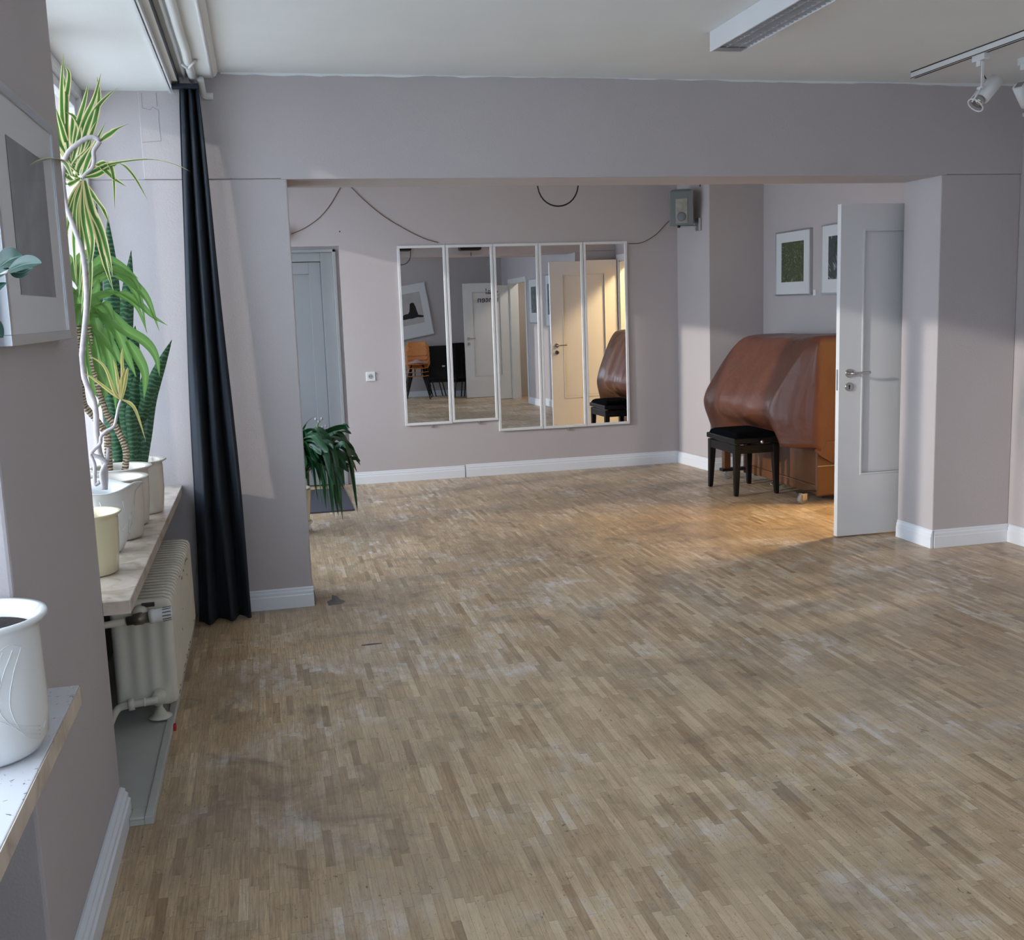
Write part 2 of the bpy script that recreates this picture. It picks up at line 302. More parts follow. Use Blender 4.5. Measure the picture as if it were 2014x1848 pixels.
# ------------------------------------------------------------------ mesh building
class MB:
    def __init__(s): s.v = []; s.f = []; s.uv = []
    def add(s, vs, fs, uvs=None):
        o = len(s.v); s.v += [tuple(p) for p in vs]; s.f += [tuple(o + i for i in f) for f in fs]
        s.uv += uvs if uvs else [(0, 0)] * len(vs); return s
    def box(s, a, b, M4=None):
        x0, x1 = sorted((a[0], b[0])); y0, y1 = sorted((a[1], b[1])); z0, z1 = sorted((a[2], b[2]))
        vs = [Vector(p) for p in ((x0, y0, z0), (x1, y0, z0), (x1, y1, z0), (x0, y1, z0), (x0, y0, z1), (x1, y0, z1), (x1, y1, z1), (x0, y1, z1))]
        if M4: vs = [M4 @ p for p in vs]
        return s.add(vs, [(0, 3, 2, 1), (4, 5, 6, 7), (0, 1, 5, 4), (1, 2, 6, 5), (2, 3, 7, 6), (3, 0, 4, 7)])
    def prism(s, poly, z0, z1):     # CCW poly in XY
        n = len(poly); vs = [(x, y, z0) for x, y in poly] + [(x, y, z1) for x, y in poly]
        return s.add(vs, [tuple(range(n))[::-1], tuple(range(n, 2 * n))] + [(i, (i + 1) % n, n + (i + 1) % n, n + i) for i in range(n)])
    def tube(s, pts, r, n=10, sq=1):
        pts = [Vector(p) for p in pts]; k = len(pts); rs = r if isinstance(r, (list, tuple)) else [r] * k
        t0 = (pts[1] - pts[0]).normalized(); up = Vector((0, 0, 1)) if abs(t0.z) < .9 else Vector((1, 0, 0))
        a = t0.cross(up).normalized(); vs = []; uv = []; dist = 0
        for i, p in enumerate(pts):
            t = (pts[min(i + 1, k - 1)] - pts[max(i - 1, 0)]).normalized()
            a = (a - a.dot(t) * t).normalized(); b = t.cross(a)
            if i: dist += (pts[i] - pts[i - 1]).length
            for j in range(n):
                th = 2 * pi * j / n; vs.append(p + rs[i] * (cos(th) * a + sin(th) * sq * b)); uv.append((j / n, dist))
        fs = [(i * n + j, i * n + (j + 1) % n, (i + 1) * n + (j + 1) % n, (i + 1) * n + j) for i in range(k - 1) for j in range(n)]
        fs += [tuple(range(n))[::-1], tuple((k - 1) * n + j for j in range(n))]
        return s.add(vs, fs, uv)
    def lathe(s, prof, c=(0, 0, 0), n=48, fn=None, cap=True):   # prof: (r, z)
        vs = []; k = len(prof)
        for i, (r, z) in enumerate(prof):
            for j in range(n):
                th = 2 * pi * j / n; rr, zz = (r, z) if fn is None else fn(r, z, th, i / (k - 1))
                vs.append((c[0] + rr * cos(th), c[1] + rr * sin(th), c[2] + zz))
        fs = [(i * n + j, i * n + (j + 1) % n, (i + 1) * n + (j + 1) % n, (i + 1) * n + j) for i in range(k - 1) for j in range(n)]
        if cap: fs += [tuple(range(n))[::-1], tuple((k - 1) * n + j for j in range(n))]
        return s.add(vs, fs)
    def grid(s, fn, nu, nv):        # fn(u, v) -> point
        vs = []; uv = []
        for j in range(nv + 1):
            for i in range(nu + 1):
                vs.append(fn(i / nu, j / nv)); uv.append((i / nu, j / nv))
        fs = [(j * (nu + 1) + i, j * (nu + 1) + i + 1, (j + 1) * (nu + 1) + i + 1, (j + 1) * (nu + 1) + i) for j in range(nv) for i in range(nu)]
        return s.add(vs, fs, uv)
    def leaf(s, pts, wid, side=None, fold=.25, seg=14, wfn=None, tw=0):
        """ribbon leaf along a smooth curve through pts, folded along its midrib"""
        P = smooth(pts, seg); k = len(P); vs = []; uv = []; dist = 0
        for i, p in enumerate(P):
            t = (P[min(i + 1, k - 1)] - P[max(i - 1, 0)]).normalized()
            sd = Vector(side) if side else t.cross(Vector((0, 0, 1)))
            if sd.length < .05: sd = Vector((1, 0, 0))
            sd = (sd - sd.dot(t) * t).normalized(); nn = t.cross(sd)
            if tw:
                a_ = tw * i / (k - 1); sd, nn = cos(a_) * sd + sin(a_) * nn, -sin(a_) * sd + cos(a_) * nn
            v = i / (k - 1)
            ww = wid * (wfn(v) if wfn else (min(1, .45 + v * 2.2) * (1 - v ** 3.0)))
            ww = max(ww, wid * .02)
            if i: dist += (P[i] - P[i - 1]).length
            for q in (-1, -.5, 0, .5, 1):
                vs.append(p + sd * (q * ww / 2) + nn * (abs(q) * ww / 2 * fold)); uv.append(((q + 1) / 2, dist))
        fs = [(i * 5 + j, i * 5 + j + 1, (i + 1) * 5 + j + 1, (i + 1) * 5 + j) for i in range(k - 1) for j in range(4)]
        return s.add(vs, fs, uv)
    def build(s, name, mt, parent=None, smooth=False, bevel=0, loc=None):
        me = bpy.data.meshes.new(name); me.from_pydata(s.v, [], s.f); me.update()
        ul = me.uv_layers.new(name='UVMap')
        for l in me.loops: ul.data[l.index].uv = s.uv[l.vertex_index]
        if smooth:
            for p in me.polygons: p.use_smooth = True
        me.materials.append(mt if not isinstance(mt, str) else M[mt])
        o = bpy.data.objects.new(name, me); COL.objects.link(o)
        if bevel:
            b = o.modifiers.new('bevel', 'BEVEL'); b.width = bevel; b.segments = 2; b.limit_method = 'ANGLE'
        if parent: o.parent = parent; o.matrix_parent_inverse = Matrix.Translation(parent.location).inverted() if parent.get('worldspace') else Matrix()
        return o
def smooth(pts, seg=10):
    pts = [Vector(p) for p in pts]
    if len(pts) == 2: pts = [pts[0], (pts[0] + pts[1]) / 2, pts[1]]
    P = [2 * pts[0] - pts[1]] + pts + [2 * pts[-1] - pts[-2]]; out = []; n = len(pts) - 1; per = max(2, seg // n + 1)
    for i in range(n):
        p0, p1, p2, p3 = P[i:i + 4]
        for k in range(per):
            t = k / per
            out.append(.5 * ((2 * p1) + (p2 - p0) * t + (2 * p0 - 5 * p1 + 4 * p2 - p3) * t * t + (3 * p1 - p0 - 3 * p2 + p3) * t ** 3))
    out.append(pts[-1]); return out
def box(a, b): return MB().box(a, b)
def struct(o): o['kind'] = 'structure'; return o
def tag(o, label, cat, group=None):
    o['label'] = label; o['category'] = cat
    if group: o['group'] = group
    return o
def thing(name, loc, label=None, cat=None, group=None, structure=False):
    """Empty at the thing's base; its parts are meshed in world coordinates"""
    o = bpy.data.objects.new(name, None); COL.objects.link(o); o.location = loc; o.empty_display_size = .1; o['worldspace'] = 1
    if structure: o['kind'] = 'structure'
    if label: tag(o, label, cat, group)
    return o

# ================================================================== THE ROOM
YB = 9.48; YF = 5.585; XL = -.52; XR = 4.38; XC = 3.855; XP = .175; HC = 2.69; HB = 2.19
struct(box((-2.0, -.6, -.12), (6.6, 9.9, 0)).build('floor', 'floor'))
struct(box((-.33, -.6, HC), (6.6, 9.9, HC + .15)).build('ceiling', 'ceiling'))
# lintel and lowered soffit over the window recesses
struct(box((-1.0, -.6, 2.60), (-.352, YF - .002, HC + .15)).build('ceiling_soffit', 'ceiling'))
struct(box((-1.0, YF + .37, 2.52), (XL, 9.9, HC + .15)).build('wall_lintel', 'wall'))
# left wall: pier between the windows, near pier, parapets in the niches
struct(box((-1.0, 2.27, 0), (XL, 3.34, 2.60)).build('wall_left_pier', 'wall', bevel=.008))
struct(box((-1.0, -.6, 0), (XL, .12, 2.60)).build('wall_left_front', 'wall'))
struct(box((-1.0, .12, 0), (-.76, 2.27, .69)).build('wall_left_niche', 'nicheshade'))
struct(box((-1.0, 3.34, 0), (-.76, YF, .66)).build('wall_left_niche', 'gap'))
# cross wall: left pillar, right pillar, beam
struct(MB().box((-1.0, YF, 0), (XP, YF + .365, HB)).build('wall_pillar_left', 'wall', bevel=.006))
struct(MB().box((XC, YF, 0), (XR, YF + .365, HB)).build('wall_pillar_right', 'wall', bevel=.006))
struct(box((-.50, YF - .008, HB), (XR + .1, YF + .375, HC)).build('wall_beam', 'wall', bevel=.004))
struct(MB().box((XP - .03, YF - .0075, HB - .004), (XC + .03, YF + .374, HB + .014)).build('wall_beam_underside', 'wall', bevel=.003))
struct(box((-1.0, YF - .0, HB), (-.50, YF + .3, HC)).build('wall_pillar_left_top', 'wall'))
# rear room
struct(box((-1.0, YF + .365, 0), (XL, 6.1, 2.52)).build('wall_rear_left', 'wall'))
struct(box((-1.0, 9.2, 0), (XL, 9.9, 2.52)).build('wall_rear_left', 'wall'))
struct(box((-1.0, 6.1, 0), (-.6, 9.2, .26)).build('wall_rear_left', 'wall'))
bw = MB().box((.698, YB, 0), (3.80, YB + .3, HC)).box((XL, YB, 2.085), (.698, YB + .3, HC)).box((XL, YB, 0), (-.24, YB + .3, 2.085))
struct(bw.build('wall_back', 'wall'))
struct(MB().prism([(3.80, YB + .3), (3.80, YB), (3.865, 8.90), (4.5, 8.90), (4.5, YB + .3)], 0, HC).build('wall_back_pier', 'wall', bevel=.004))
# right wall with its doorways
D1, D1b = 6.10, 6.98           # doorway to the hall in the rear room
D2, D2b = .03, 1.22            # doorway in the front room
rw = MB()
for y0, y1, z0, z1 in ((-.6, D2, 0, HC), (D2, D2b, 2.05, HC), (D2b, D1, 0, HC), (D1, D1b, 2.06, HC), (D1b, 8.92, 0, HC)):
    rw.box((XR, y0, z0), (XR + .14, y1, z1))
struct(rw.build('wall_right', 'wall'))
struct(MB().box((-1.0, -.75, 0), (.25, -.6, HC + .15)).box((1.85, -.75, 0), (6.6, -.6, HC + .15)).box((.25, -.75, 0), (1.85, -.6, .95)).box((.25, -.75, 2.35), (1.85, -.6, HC + .15)).build('wall_front', 'wall'))
# hallways behind the right wall
hw = MB().box((6.2, -.6, 0), (6.3, 9.9, HC)).box((XR + .14, 5.55, 0), (6.2, 5.65, HC)).box((XR + .14, 8.92, 0), (6.2, 9.0, HC)).box((XR + .14, 2.6, 0), (6.2, 2.7, HC))
struct(hw.build('wall_hallway', 'hallcream'))
# pavement outside
struct(box((-40, -30, -.6), (-1.02, 40, -.5)).build('floor_outside', 'ground'))

# ceiling corner box, painted pipes and curtain rails
def ybar(x0, x1, z0, z1, y0, y1, bev=0): return MB().box((x0, y0, z0), (x1, y1, z1))
cb = MB(); prof = [(-.30, HC), (-.30, 2.652)] + [(-.155 + .035 * cos(a), 2.687 + .037 * sin(a)) for a in [(-pi / 2 + k * pi / 10 * .98) for k in range(6)]] + [(-.12, HC)]
n = len(prof); Y0, Y1 = .2, YF - .07
cb.add([(x, Y0, z) for x, z in prof] + [(x, Y1, z) for x, z in prof], [(i, i + 1, n + i + 1, n + i) for i in range(n - 1)] + [tuple(range(n, 2 * n))])
struct(cb.build('trim_ceiling_box', 'ceiling', smooth=False))
p1 = MB().tube([(-.236, .2, 2.640), (-.236, 4.6, 2.640), (-.232, 4.9, 2.638), (-.236, 5.1, 2.640), (-.236, 5.50, 2.640)], .019, 12)
p1.tube([(-.272, .2, 2.645), (-.272, YF - .07, 2.645)], .008, 8).tube([(-.148, .2, 2.652), (-.148, YF - .09, 2.652)], .008, 8)
tag(p1.build('ceiling_pipe', 'ceiling', smooth=True), 'white painted pipes running along the ceiling box above the dark curtain', 'pipe')
bend = MB().tube(smooth([(-.200, 5.44, 2.632), (-.197, 5.50, 2.60), (-.19, 5.555, 2.578), (-.15, 5.56, 2.575)], 12), .016, 10)
tag(bend.build('pipe_bend', 'ceiling', smooth=True), 'short bent pipe end poking from the beam just right of the curtain top', 'pipe')
tag(MB().tube(smooth([(-.262, 5.12, 2.626), (-.238, 5.15, 2.618), (-.215, 5.11, 2.63), (-.20, 5.14, 2.646)], 14), .0065, 8).build('pipe_clip', 'white', smooth=True), 'small curled white pipe clip on the ceiling pipe', 'clip')
cr = thing('curtain_rail', (-.34, 3, 2.58), 'white double curtain rail fixed along the window soffit', 'curtain rail')
MB().box((-.352, .2, 2.585), (-.343, YF - .03, 2.612)).box((-.337, .2, 2.585), (-.330, YF - .03, 2.612)).build('rail', 'white', cr)
MB().box((-.343, .2, 2.600), (-.337, YF - .03, 2.604)).build('rail_slot', 'black', cr)
MB().box((-.329, .2, 2.612), (-.3025, YF - .03, 2.69)).build('rail_fascia', 'ceiling', cr)
MB().box((-.3025, .2, 2.611), (-.300, YF - .03, 2.645)).build('rail_shadow_gap', 'gap', cr)
for yy in (4.6, 5.05): MB().tube([(-.342, yy, 2.59), (-.332, yy + .01, 2.615)], .004, 6).build('rail_hook', 'white', cr)
# rough plaster edge where the beam meets the ceiling
random.seed(5); pe = MB(); vs = []; x = -.11; z = .006
while x < XR:
    z = min(.016, max(.002, z + random.uniform(-.004, .004))); vs.append((x, z)); x += random.uniform(.02, .06)
k = len(vs)
pe.add([(a, YF - .0125, HC) for a, b in vs] + [(a, YF - .0125, HC - b) for a, b in vs] + [(a, YF - .006, HC - b) for a, b in vs], [(i, k + i, k + i + 1, i + 1) for i in range(k - 1)] + [(k + i, 2 * k + i, 2 * k + i + 1, k + i + 1) for i in range(k - 1)])
struct(pe.build('trim_ceiling_edge', 'plaster'))

# baseboards: profile board along a segment
def baseboard(name, a, b, nrm, h=.105, t=.018):
    a = Vector((*a, 0)); b = Vector((*b, 0)); n_ = Vector((*nrm, 0)).normalized() * 1.0
    pr = [(0, 0), (t, 0), (t, h * .62), (t * .8, h * .66), (t * .8, h * .80), (t * .55, h * .86), (t * .55, h * .95), (t * .2, h), (0, h)]
    k = len(pr); vs = [a + n_ * (d + .001) + Vector((0, 0, z + .001)) for d, z in pr] + [b + n_ * (d + .001) + Vector((0, 0, z + .001)) for d, z in pr]
    fs = [(i, (i + 1) % k, k + (i + 1) % k, k + i) for i in range(k)] + [tuple(range(k))[::-1], tuple(range(k, 2 * k))]
    return struct(MB().add(vs, fs).build(name, 'trimwhite'))
baseboard('baseboard_left', (XL, 1.9), (XL, 3.32), (1, 0), .10, .030)
baseboard('baseboard_pillar_left', (-.30, YF), (XP + .004, YF), (0, -1))
baseboard('baseboard_back', (.70, YB), (1.72, YB), (0, -1), .108)
baseboard('baseboard_back', (1.73, YB), (3.795, YB), (0, -1), .115)
baseboard('baseboard_back_pier', (3.795, YB - .018), (3.858, 8.885), (-.995, -.1), .11)
baseboard('baseboard_back_pier', (3.86, 8.90), (4.37, 8.90), (0, -1), .11)
baseboard('baseboard_pillar_right', (XC, YF - .014), (XC, YF + .35), (-1, 0), .11)
baseboard('baseboard_pillar_right', (XC + .006, YF), (XR, YF), (0, -1), .11)
baseboard('baseboard_right', (XR, D2b + .05), (XR, YF - .02), (-1, 0), .11)
baseboard('baseboard_right', (XR, D1b + .08), (XR, 8.88), (-1, 0), .11)
baseboard('baseboard_front', (-.5, -.6), (4.3, -.6), (0, 1), .11)
struct(MB().add([(XP + .001, YF + .001, .10), (XP + .02, YF - .004, .03), (XP + .012, YF + .002, 0.002), (XP + .001, YF + .012, .15), (XP + .001, YF + .02, .002)], [(0, 1, 3), (1, 2, 4), (1, 4, 3)]).build('trim_torn_wallpaper', 'wallpaper'))

# windows
def window(num, y0, y1, z0, z1, mull):
    t = thing('window_%d' % num, (-.80, (y0 + y1) / 2, z0), structure=True)
    f = MB(); F = .045; X0, X1 = -.83, -.75
    f.box((X0, y0, z0), (X1, y0 + F, z1)).box((X0, y1 - F, z0), (X1, y1, z1)).box((X0, y0 + F, z0), (X1, y1 - F, z0 + F)).box((X0, y0 + F, z1 - F), (X1, y1 - F, z1))
    for yy in mull: f.box((X0, yy - .035, z0 + F), (X1, yy + .035, z1 - F))
    f.build('window_frame', 'white', t, bevel=.004)
    e = [y0 + F] + list(mull) + [y1 - F]
    for a, b in zip(e[:-1], e[1:]):
        a += .035 if a in mull else 0; b -= .035 if b in mull else 0
        s_ = MB(); G = .045; S0, S1 = -.812, -.775; zz0, zz1 = z0 + F, z1 - F
        s_.box((S0, a, zz0), (S1, a + G, zz1)).box((S0, b - G, zz0), (S1, b, zz1)).box((S0, a + G, zz0), (S1, b - G, zz0 + G)).box((S0, a + G, zz1 - G), (S1, b - G, zz1))
        s_.build('window_sash', 'white', t, bevel=.003)
        box((-.795, a + G, zz0 + G), (-.791, b - G, zz1 - G)).build('window_pane', 'glass', t)
window(1, .12, 2.27, .72, 2.60, [1.2])
window(2, 3.34, YF, .69, 2.60, [4.46])
window(3, 6.1, 9.2, .30, 2.52, [7.13, 8.17])
w4 = thing('window_4', (1.05, -.7, .85), structure=True)  # unseen window, added behind the camera to brighten the foreground
f4 = MB().box((.25, -.73, .95), (.31, -.66, 2.35)).box((1.79, -.73, .95), (1.85, -.66, 2.35)).box((.31, -.73, .95), (1.79, -.66, 1.01)).box((.31, -.73, 2.29), (1.79, -.66, 2.35)).box((1.02, -.73, 1.01), (1.08, -.66, 2.29))
f4.build('window_frame', 'white', w4)
for a, b in ((.31, 1.02), (1.08, 1.79)): box((a, -.70, 1.01), (b, -.696, 2.29)).build('window_pane', 'glass', w4)
ws = MB().box((-.83, .12, .68), (-.45, 2.27, .72)).box((XL, 2.27, .68), (-.45, 2.47, .72))
struct(ws.build('window_sill_near', 'sillpaint', bevel=.002))
struct(MB().box((-.449, .12, .679), (-.447, 2.47, .719)).box((-.519, 2.468, .679), (-.447, 2.472, .719)).build('trim_sill_edge_near', 'stone'))
struct(MB().box((-.83, 3.34, .645), (-.44, YF, .688)).box((XL, 3.325, .645), (-.44, 3.34, .688)).build('window_sill_far', 'stone', bevel=.003))
struct(box((-.83, 6.1, .26), (-.48, 9.2, .30)).build('window_sill_rear', 'stone', bevel=.003))

# white painted plinth under the radiator
pl = MB().box((-.76, 3.34, 0), (-.445, 5.45, .018)).box((-.489, 3.25, 0), (-.445, 3.34, .018)).box((-.445, 3.25, 0), (-.418, 5.45, .026)).box((-.489, 3.25, .018), (-.445, 3.275, .026))
struct(pl.build('trim_radiator_plinth', 'plinth', bevel=.003))

# old patched wallpaper outline on the reveal behind the plant
wp = MB(); y_ = YF - .0092
def scratch(mb, pts, wd=.0022):
    for a, b in zip(pts[:-1], pts[1:]):
        a = Vector(a); b = Vector(b); d = (b - a).normalized(); s_ = Vector((-d.z, 0, d.x)) * wd / 2
        mb.add([a + s_, b + s_, b - s_, a - s_], [(0, 1, 2, 3)])
scratch(wp, [at(278, 183, y_), at(280, 212, y_), at(296, 216, y_), at(300, 210, y_), at(312, 217, y_), at(313, 245, y_), at(317, 277, y_), at(280, 280, y_)])
scratch(wp, [at(307, 182, y_), at(309, 209, y_)])
struct(wp.build('trim_wallpaper_tear', 'tear'))
tag(MB().tube([(XL + .002, 2.47, 2.6), (XL + .002, 2.50, 2.03)], .0012, 6).build('picture_wire', 'white'), 'thin pale hanging wire above the framed picture on the near pier', 'wire')

# ================================================================== RADIATOR
rd = thing('column_radiator', (-.5, 4.6, .026), 'old cream cast iron column radiator under the far window sill', 'radiator')
RX0, RX1, RZ0, RZ1 = -.612, -.392, .092, .502
sec = MB(); NU, NV = 40, 18; hw_ = (RX1 - RX0) / 2; cx_ = (RX0 + RX1) / 2; R_ = .03
def sec_pt(u, v, back=False):
    z = RZ0 + v * (RZ1 - RZ0); dz = min(z - RZ0, RZ1 - z); ins = 0
    if dz < R_: ins = R_ - math.sqrt(max(0, R_ * R_ - (R_ - dz) ** 2))
    x = cx_ + (2 * u - 1) * (hw_ - ins)
    if back: return (x, .040, z)
    edge = min(u, 1 - u, v * 1.8, (1 - v) * 1.8); e = max(0, 1 - edge / .07); win = min(1, max(0, (min(v, 1 - v) - .07) / .09))
    return (x, .012 * e * e + .0055 * win * (.5 + .5 * cos(2 * pi * 4 * u)), z)
def rows(lo): return [0, .02, .05, .08] + [.1 + .8 * i / 12 for i in range(13)] + [.92, .95, .98, 1]
vv = rows(0); vs = []; fs = []
for bk in (False, True):
    for v in vv:
        for i in range(NU + 1): vs.append(sec_pt(i / NU, v, bk))
nr = len(vv); K = nr * (NU + 1)
for j in range(nr - 1):
    for i in range(NU):
        a = j * (NU + 1) + i; fs.append((a, a + 1, a + NU + 2, a + NU + 1)); fs.append((K + a, K + a + NU + 1, K + a + NU + 2, K + a + 1))
    a = j * (NU + 1); fs.append((a, a + NU + 1, K + a + NU + 1, K + a)); a += NU; fs.append((a, K + a, K + a + NU + 1, a + NU + 1))
for i in range(NU):
    fs.append((i, K + i, K + i + 1, i + 1)); a = (nr - 1) * (NU + 1) + i; fs.append((a, a + 1, K + a + 1, K + a))
sec.add(vs, fs)
s0 = sec.build('section', 'radiator', rd, smooth=True)
s0.matrix_parent_inverse = Matrix.Translation(rd.location).inverted(); s0.location = (0, 4.04, 0)
for i in range(1, 23):
    c = s0.copy(); COL.objects.link(c); c.parent = rd; c.matrix_parent_inverse = s0.matrix_parent_inverse; c.location = (0, 4.04 + i * .048, 0)
MB().lathe([(.0, -.001), (.042, 0), (.044, .006), (.026, .014), (.016, .034), (.012, .038), (.012, .075)], (-.47, 4.10, .0255), 24).build('foot', 'radiator', rd, smooth=True)
MB().lathe([(.0, -.001), (.042, 0), (.044, .006), (.026, .014), (.016, .034), (.012, .038), (.012, .075)], (-.47, 5.02, .0255), 24).build('foot', 'radiator', rd, smooth=True)
def cyl(a, b, r, n=20): return MB().tube([a, b], r, n)
vb = MB().tube([(-.50, 4.045, .455), (-.50, 4.00, .455)], [.034, .026], 20).tube([(-.50, 4.02, .452), (-.50, 3.985, .448)], .02, 16)
vb.build('pipe_union', 'radiator', rd, smooth=True)
MB().tube([(-.545, 3.985, .443), (-.525, 3.985, .445), (-.52, 3.985, .446), (-.49, 3.985, .449), (-.485, 3.985, .449), (-.462, 3.985, .452)], [.017, .017, .022, .024, .019, .021], 8).tube([(-.50, 4.03, .45), (-.50, 3.975, .45)], .019, 8).build('valve_body', 'steel', rd, smooth=True)
MB().tube([(-.74, 3.985, .425), (-.55, 3.985, .442)], .013, 12).build('supply_pipe', 'radiator', rd, smooth=True)
th = MB().tube([(-.466, 3.985, .452), (-.448, 3.985, .454), (-.447, 3.985, .454), (-.385, 3.985, .460)], [.025, .027, .024, .025], 24).build('thermostat', 'white', rd, smooth=True)
g = MB()
for i in range(12):
    a = 2 * pi * i / 12; dy, dz = sin(a) * .0248, cos(a) * .0248
    g.tube([(-.418, 3.985 + dy, .457 + dz), (-.388, 3.985 + dy, .460 + dz)], .0016, 6)
g.build('thermostat_slots', 'rust', rd)
lo = MB().tube(smooth([(-.462, 4.045, .135), (-.462, 3.995, .132)], 4), .026, 16)
lo.tube(smooth([(-.462, 3.995, .132), (-.52, 3.99, .128), (-.585, 3.99, .122), (-.61, 3.985, .108), (-.635, 3.97, .06), (-.65, 3.96, .019)], 24), .0135, 12)
lo.tube([(-.545, 3.99, .126), (-.565, 3.99, .124)], .022, 8).tube([(-.505, 3.992, .129), (-.512, 3.992, .129)], .017, 8)
lo.build('return_pipe', 'radiator', rd, smooth=True)
random.seed(2); ch = MB()
for i in range(26):
    yy = 4.06 + random.random() * 1.0; zz = random.choice((RZ0 + .02 + random.random() * .02, RZ1 - .03 - random.random() * .03, RZ0 + random.random() * .38))
    ch.box((RX1 - .0005, yy, zz), (RX1 + .0009, yy + random.uniform(.003, .010), zz + random.uniform(.003, .012)))
ch.box((-.495, 4.028, .478), (-.45, 4.0405, .492), Matrix.Rotation(0, 4, 'X'))
ch.build('paint_chips', 'rust', rd)['kind'] = 'stuff'
tag(MB().box((-.417, 4.00, .002), (-.408, 4.03, .022)).build('red_tag', 'red', bevel=.002), 'tiny red tag at the foot of the radiator plinth', 'tag')

# ================================================================== CURTAIN
def cur(u, v):
    z = 2.598 - v * 2.588; s_ = v ** .85
    x = (-.302 + .088 * u) * (1 - s_) + (-.402 + .262 * u) * s_
    yc = (5.475) * (1 - s_) + (5.40 + .08 * u) * s_
    amp = .050 - .005 * s_
    return (x + .006 * sin(9 * v + 8 * u) * s_, yc + amp * sin(2 * pi * (2.75 * u + .10 * sin(3 * v) + .1)) + .012 * sin(2 * pi * 5.5 * u + 2 * v), z)
ct = thing('curtain', (-.28, 5.38, .01), 'long dark navy curtain hanging between the far window and the pillar', 'curtain')
c_ = MB().grid(cur, 110, 40).build('fabric', 'curtain', ct, smooth=True)
sm = c_.modifiers.new('thickness', 'SOLIDIFY'); sm.thickness = .004
MB().box((-.335, 5.40, 2.585), (-.21, 5.46, 2.602)).build('header_tape', 'curtain', ct, bevel=.002)
MB().tube([(-.333, 5.43, 2.60), (-.333, 5.43, 2.56)], .004, 6).build('glider', 'alu', ct)

# ================================================================== PICTURES
def framed(name, origin, ux, uy, W, H, rim, depth, mount, pw, ph, pmat, framemat, label, dy=0, group=None, mountmat='mount'):
    """origin: lower-left front corner; ux, uy unit vectors across and up; facing ux x uy"""
    O = Vector(origin); ux = Vector(ux).normalized(); uy = Vector(uy).normalized(); nn = ux.cross(uy)
    M4 = Matrix((ux, uy, nn)).transposed().to_4x4(); M4.translation = O
    t = thing(name, M4 @ Vector((W / 2, 0, -depth)), label, 'picture', group)
    MB().box((0, 0, -depth), (W, rim, 0), M4).box((0, H - rim, -depth), (W, H, 0), M4).box((0, rim, -depth), (rim, H - rim, 0), M4).box((W - rim, rim, -depth), (W, H - rim, 0), M4).build('frame', framemat, t, bevel=.001)
    MB().box((rim, rim, -depth), (W - rim, H - rim, -.004), M4).build('mount', mountmat, t)
    x0 = (W - pw) / 2; y0 = (H - ph) / 2 + dy
    MB().box((x0, y0, -.0038), (x0 + pw, y0 + ph, -.003), M4).build('print', pmat, t)
    return t, M4
framed('framed_picture', (-.488, 2.335, 1.482), (0, 1, .0), (-.0, 0, 1), .70, .54, .022, .030, 0, .40, .33, 'print_grey', 'alu', 'aluminium framed picture with grey print hanging on the near window pier', 0, mountmat='mountgloss')
framed('framed_picture', (XR - .028, 8.62, 1.535), (0, -1, 0), (0, 0, 1), .60, .535, .012, .028, 0, .385, .33, 'print_green', 'alu', 'white framed photo of green foliage above the piano, left of two', .01)
framed('framed_picture', (XR - .028, 7.84, 1.535), (0, -1, 0), (0, 0, 1), .60, .540, .012, .028, 0, .385, .33, 'print_dark', 'alu', 'white framed dark blue green photo half hidden by the open door', .01)
framed('framed_picture', (XR - .028, 2.15, 1.25), (0, -1, 0), (0, 0, 1), .62, .80, .012, .028, 0, .32, .48, 'print_dim', 'alu', 'tall white framed print on the right wall, the left one in the third mirror', .02)
framed('framed_picture', (XR - .028, 3.15, 1.25), (0, -1, 0), (0, 0, 1), .55, .80, .012, .028, 0, .32, .48, 'print_dim', 'alu', 'tall white framed print on the right wall, at the edge of the fourth mirror', .02)
a_ = rad(-9)
pt, PM = framed('framed_picture', (3.08, -.565, 1.17), (-cos(a_), 0, sin(a_)), (sin(a_), 0, cos(a_)), .66, .90, .014, .03, 0, .40, .52, 'print_bw', 'alu', 'white framed photo of a crouching dark figure, seen in the leftmost mirror', .03)
pt.rotation_euler = (0, 0, 0)
# black reclining figure in the print (flat shape on the paper)
fg = MB(); pts = [(.13, .27), (.22, .30), (.235, .36), (.245, .44), (.265, .50), (.30, .515), (.34, .50), (.355, .44), (.37, .38), (.40, .345), (.47, .345), (.52, .32), (.53, .28), (.50, .262), (.40, .262), (.34, .255), (.25, .262), (.16, .245), (.13, .25)]
hole = [(.262, .33), (.268, .39), (.285, .43), (.283, .36)]
fg.add([PM @ Vector((x + .005, y + .06, -.0024)) for x, y in pts], [tuple(range(len(pts)))])
fg.build('print_figure', 'black', pt)

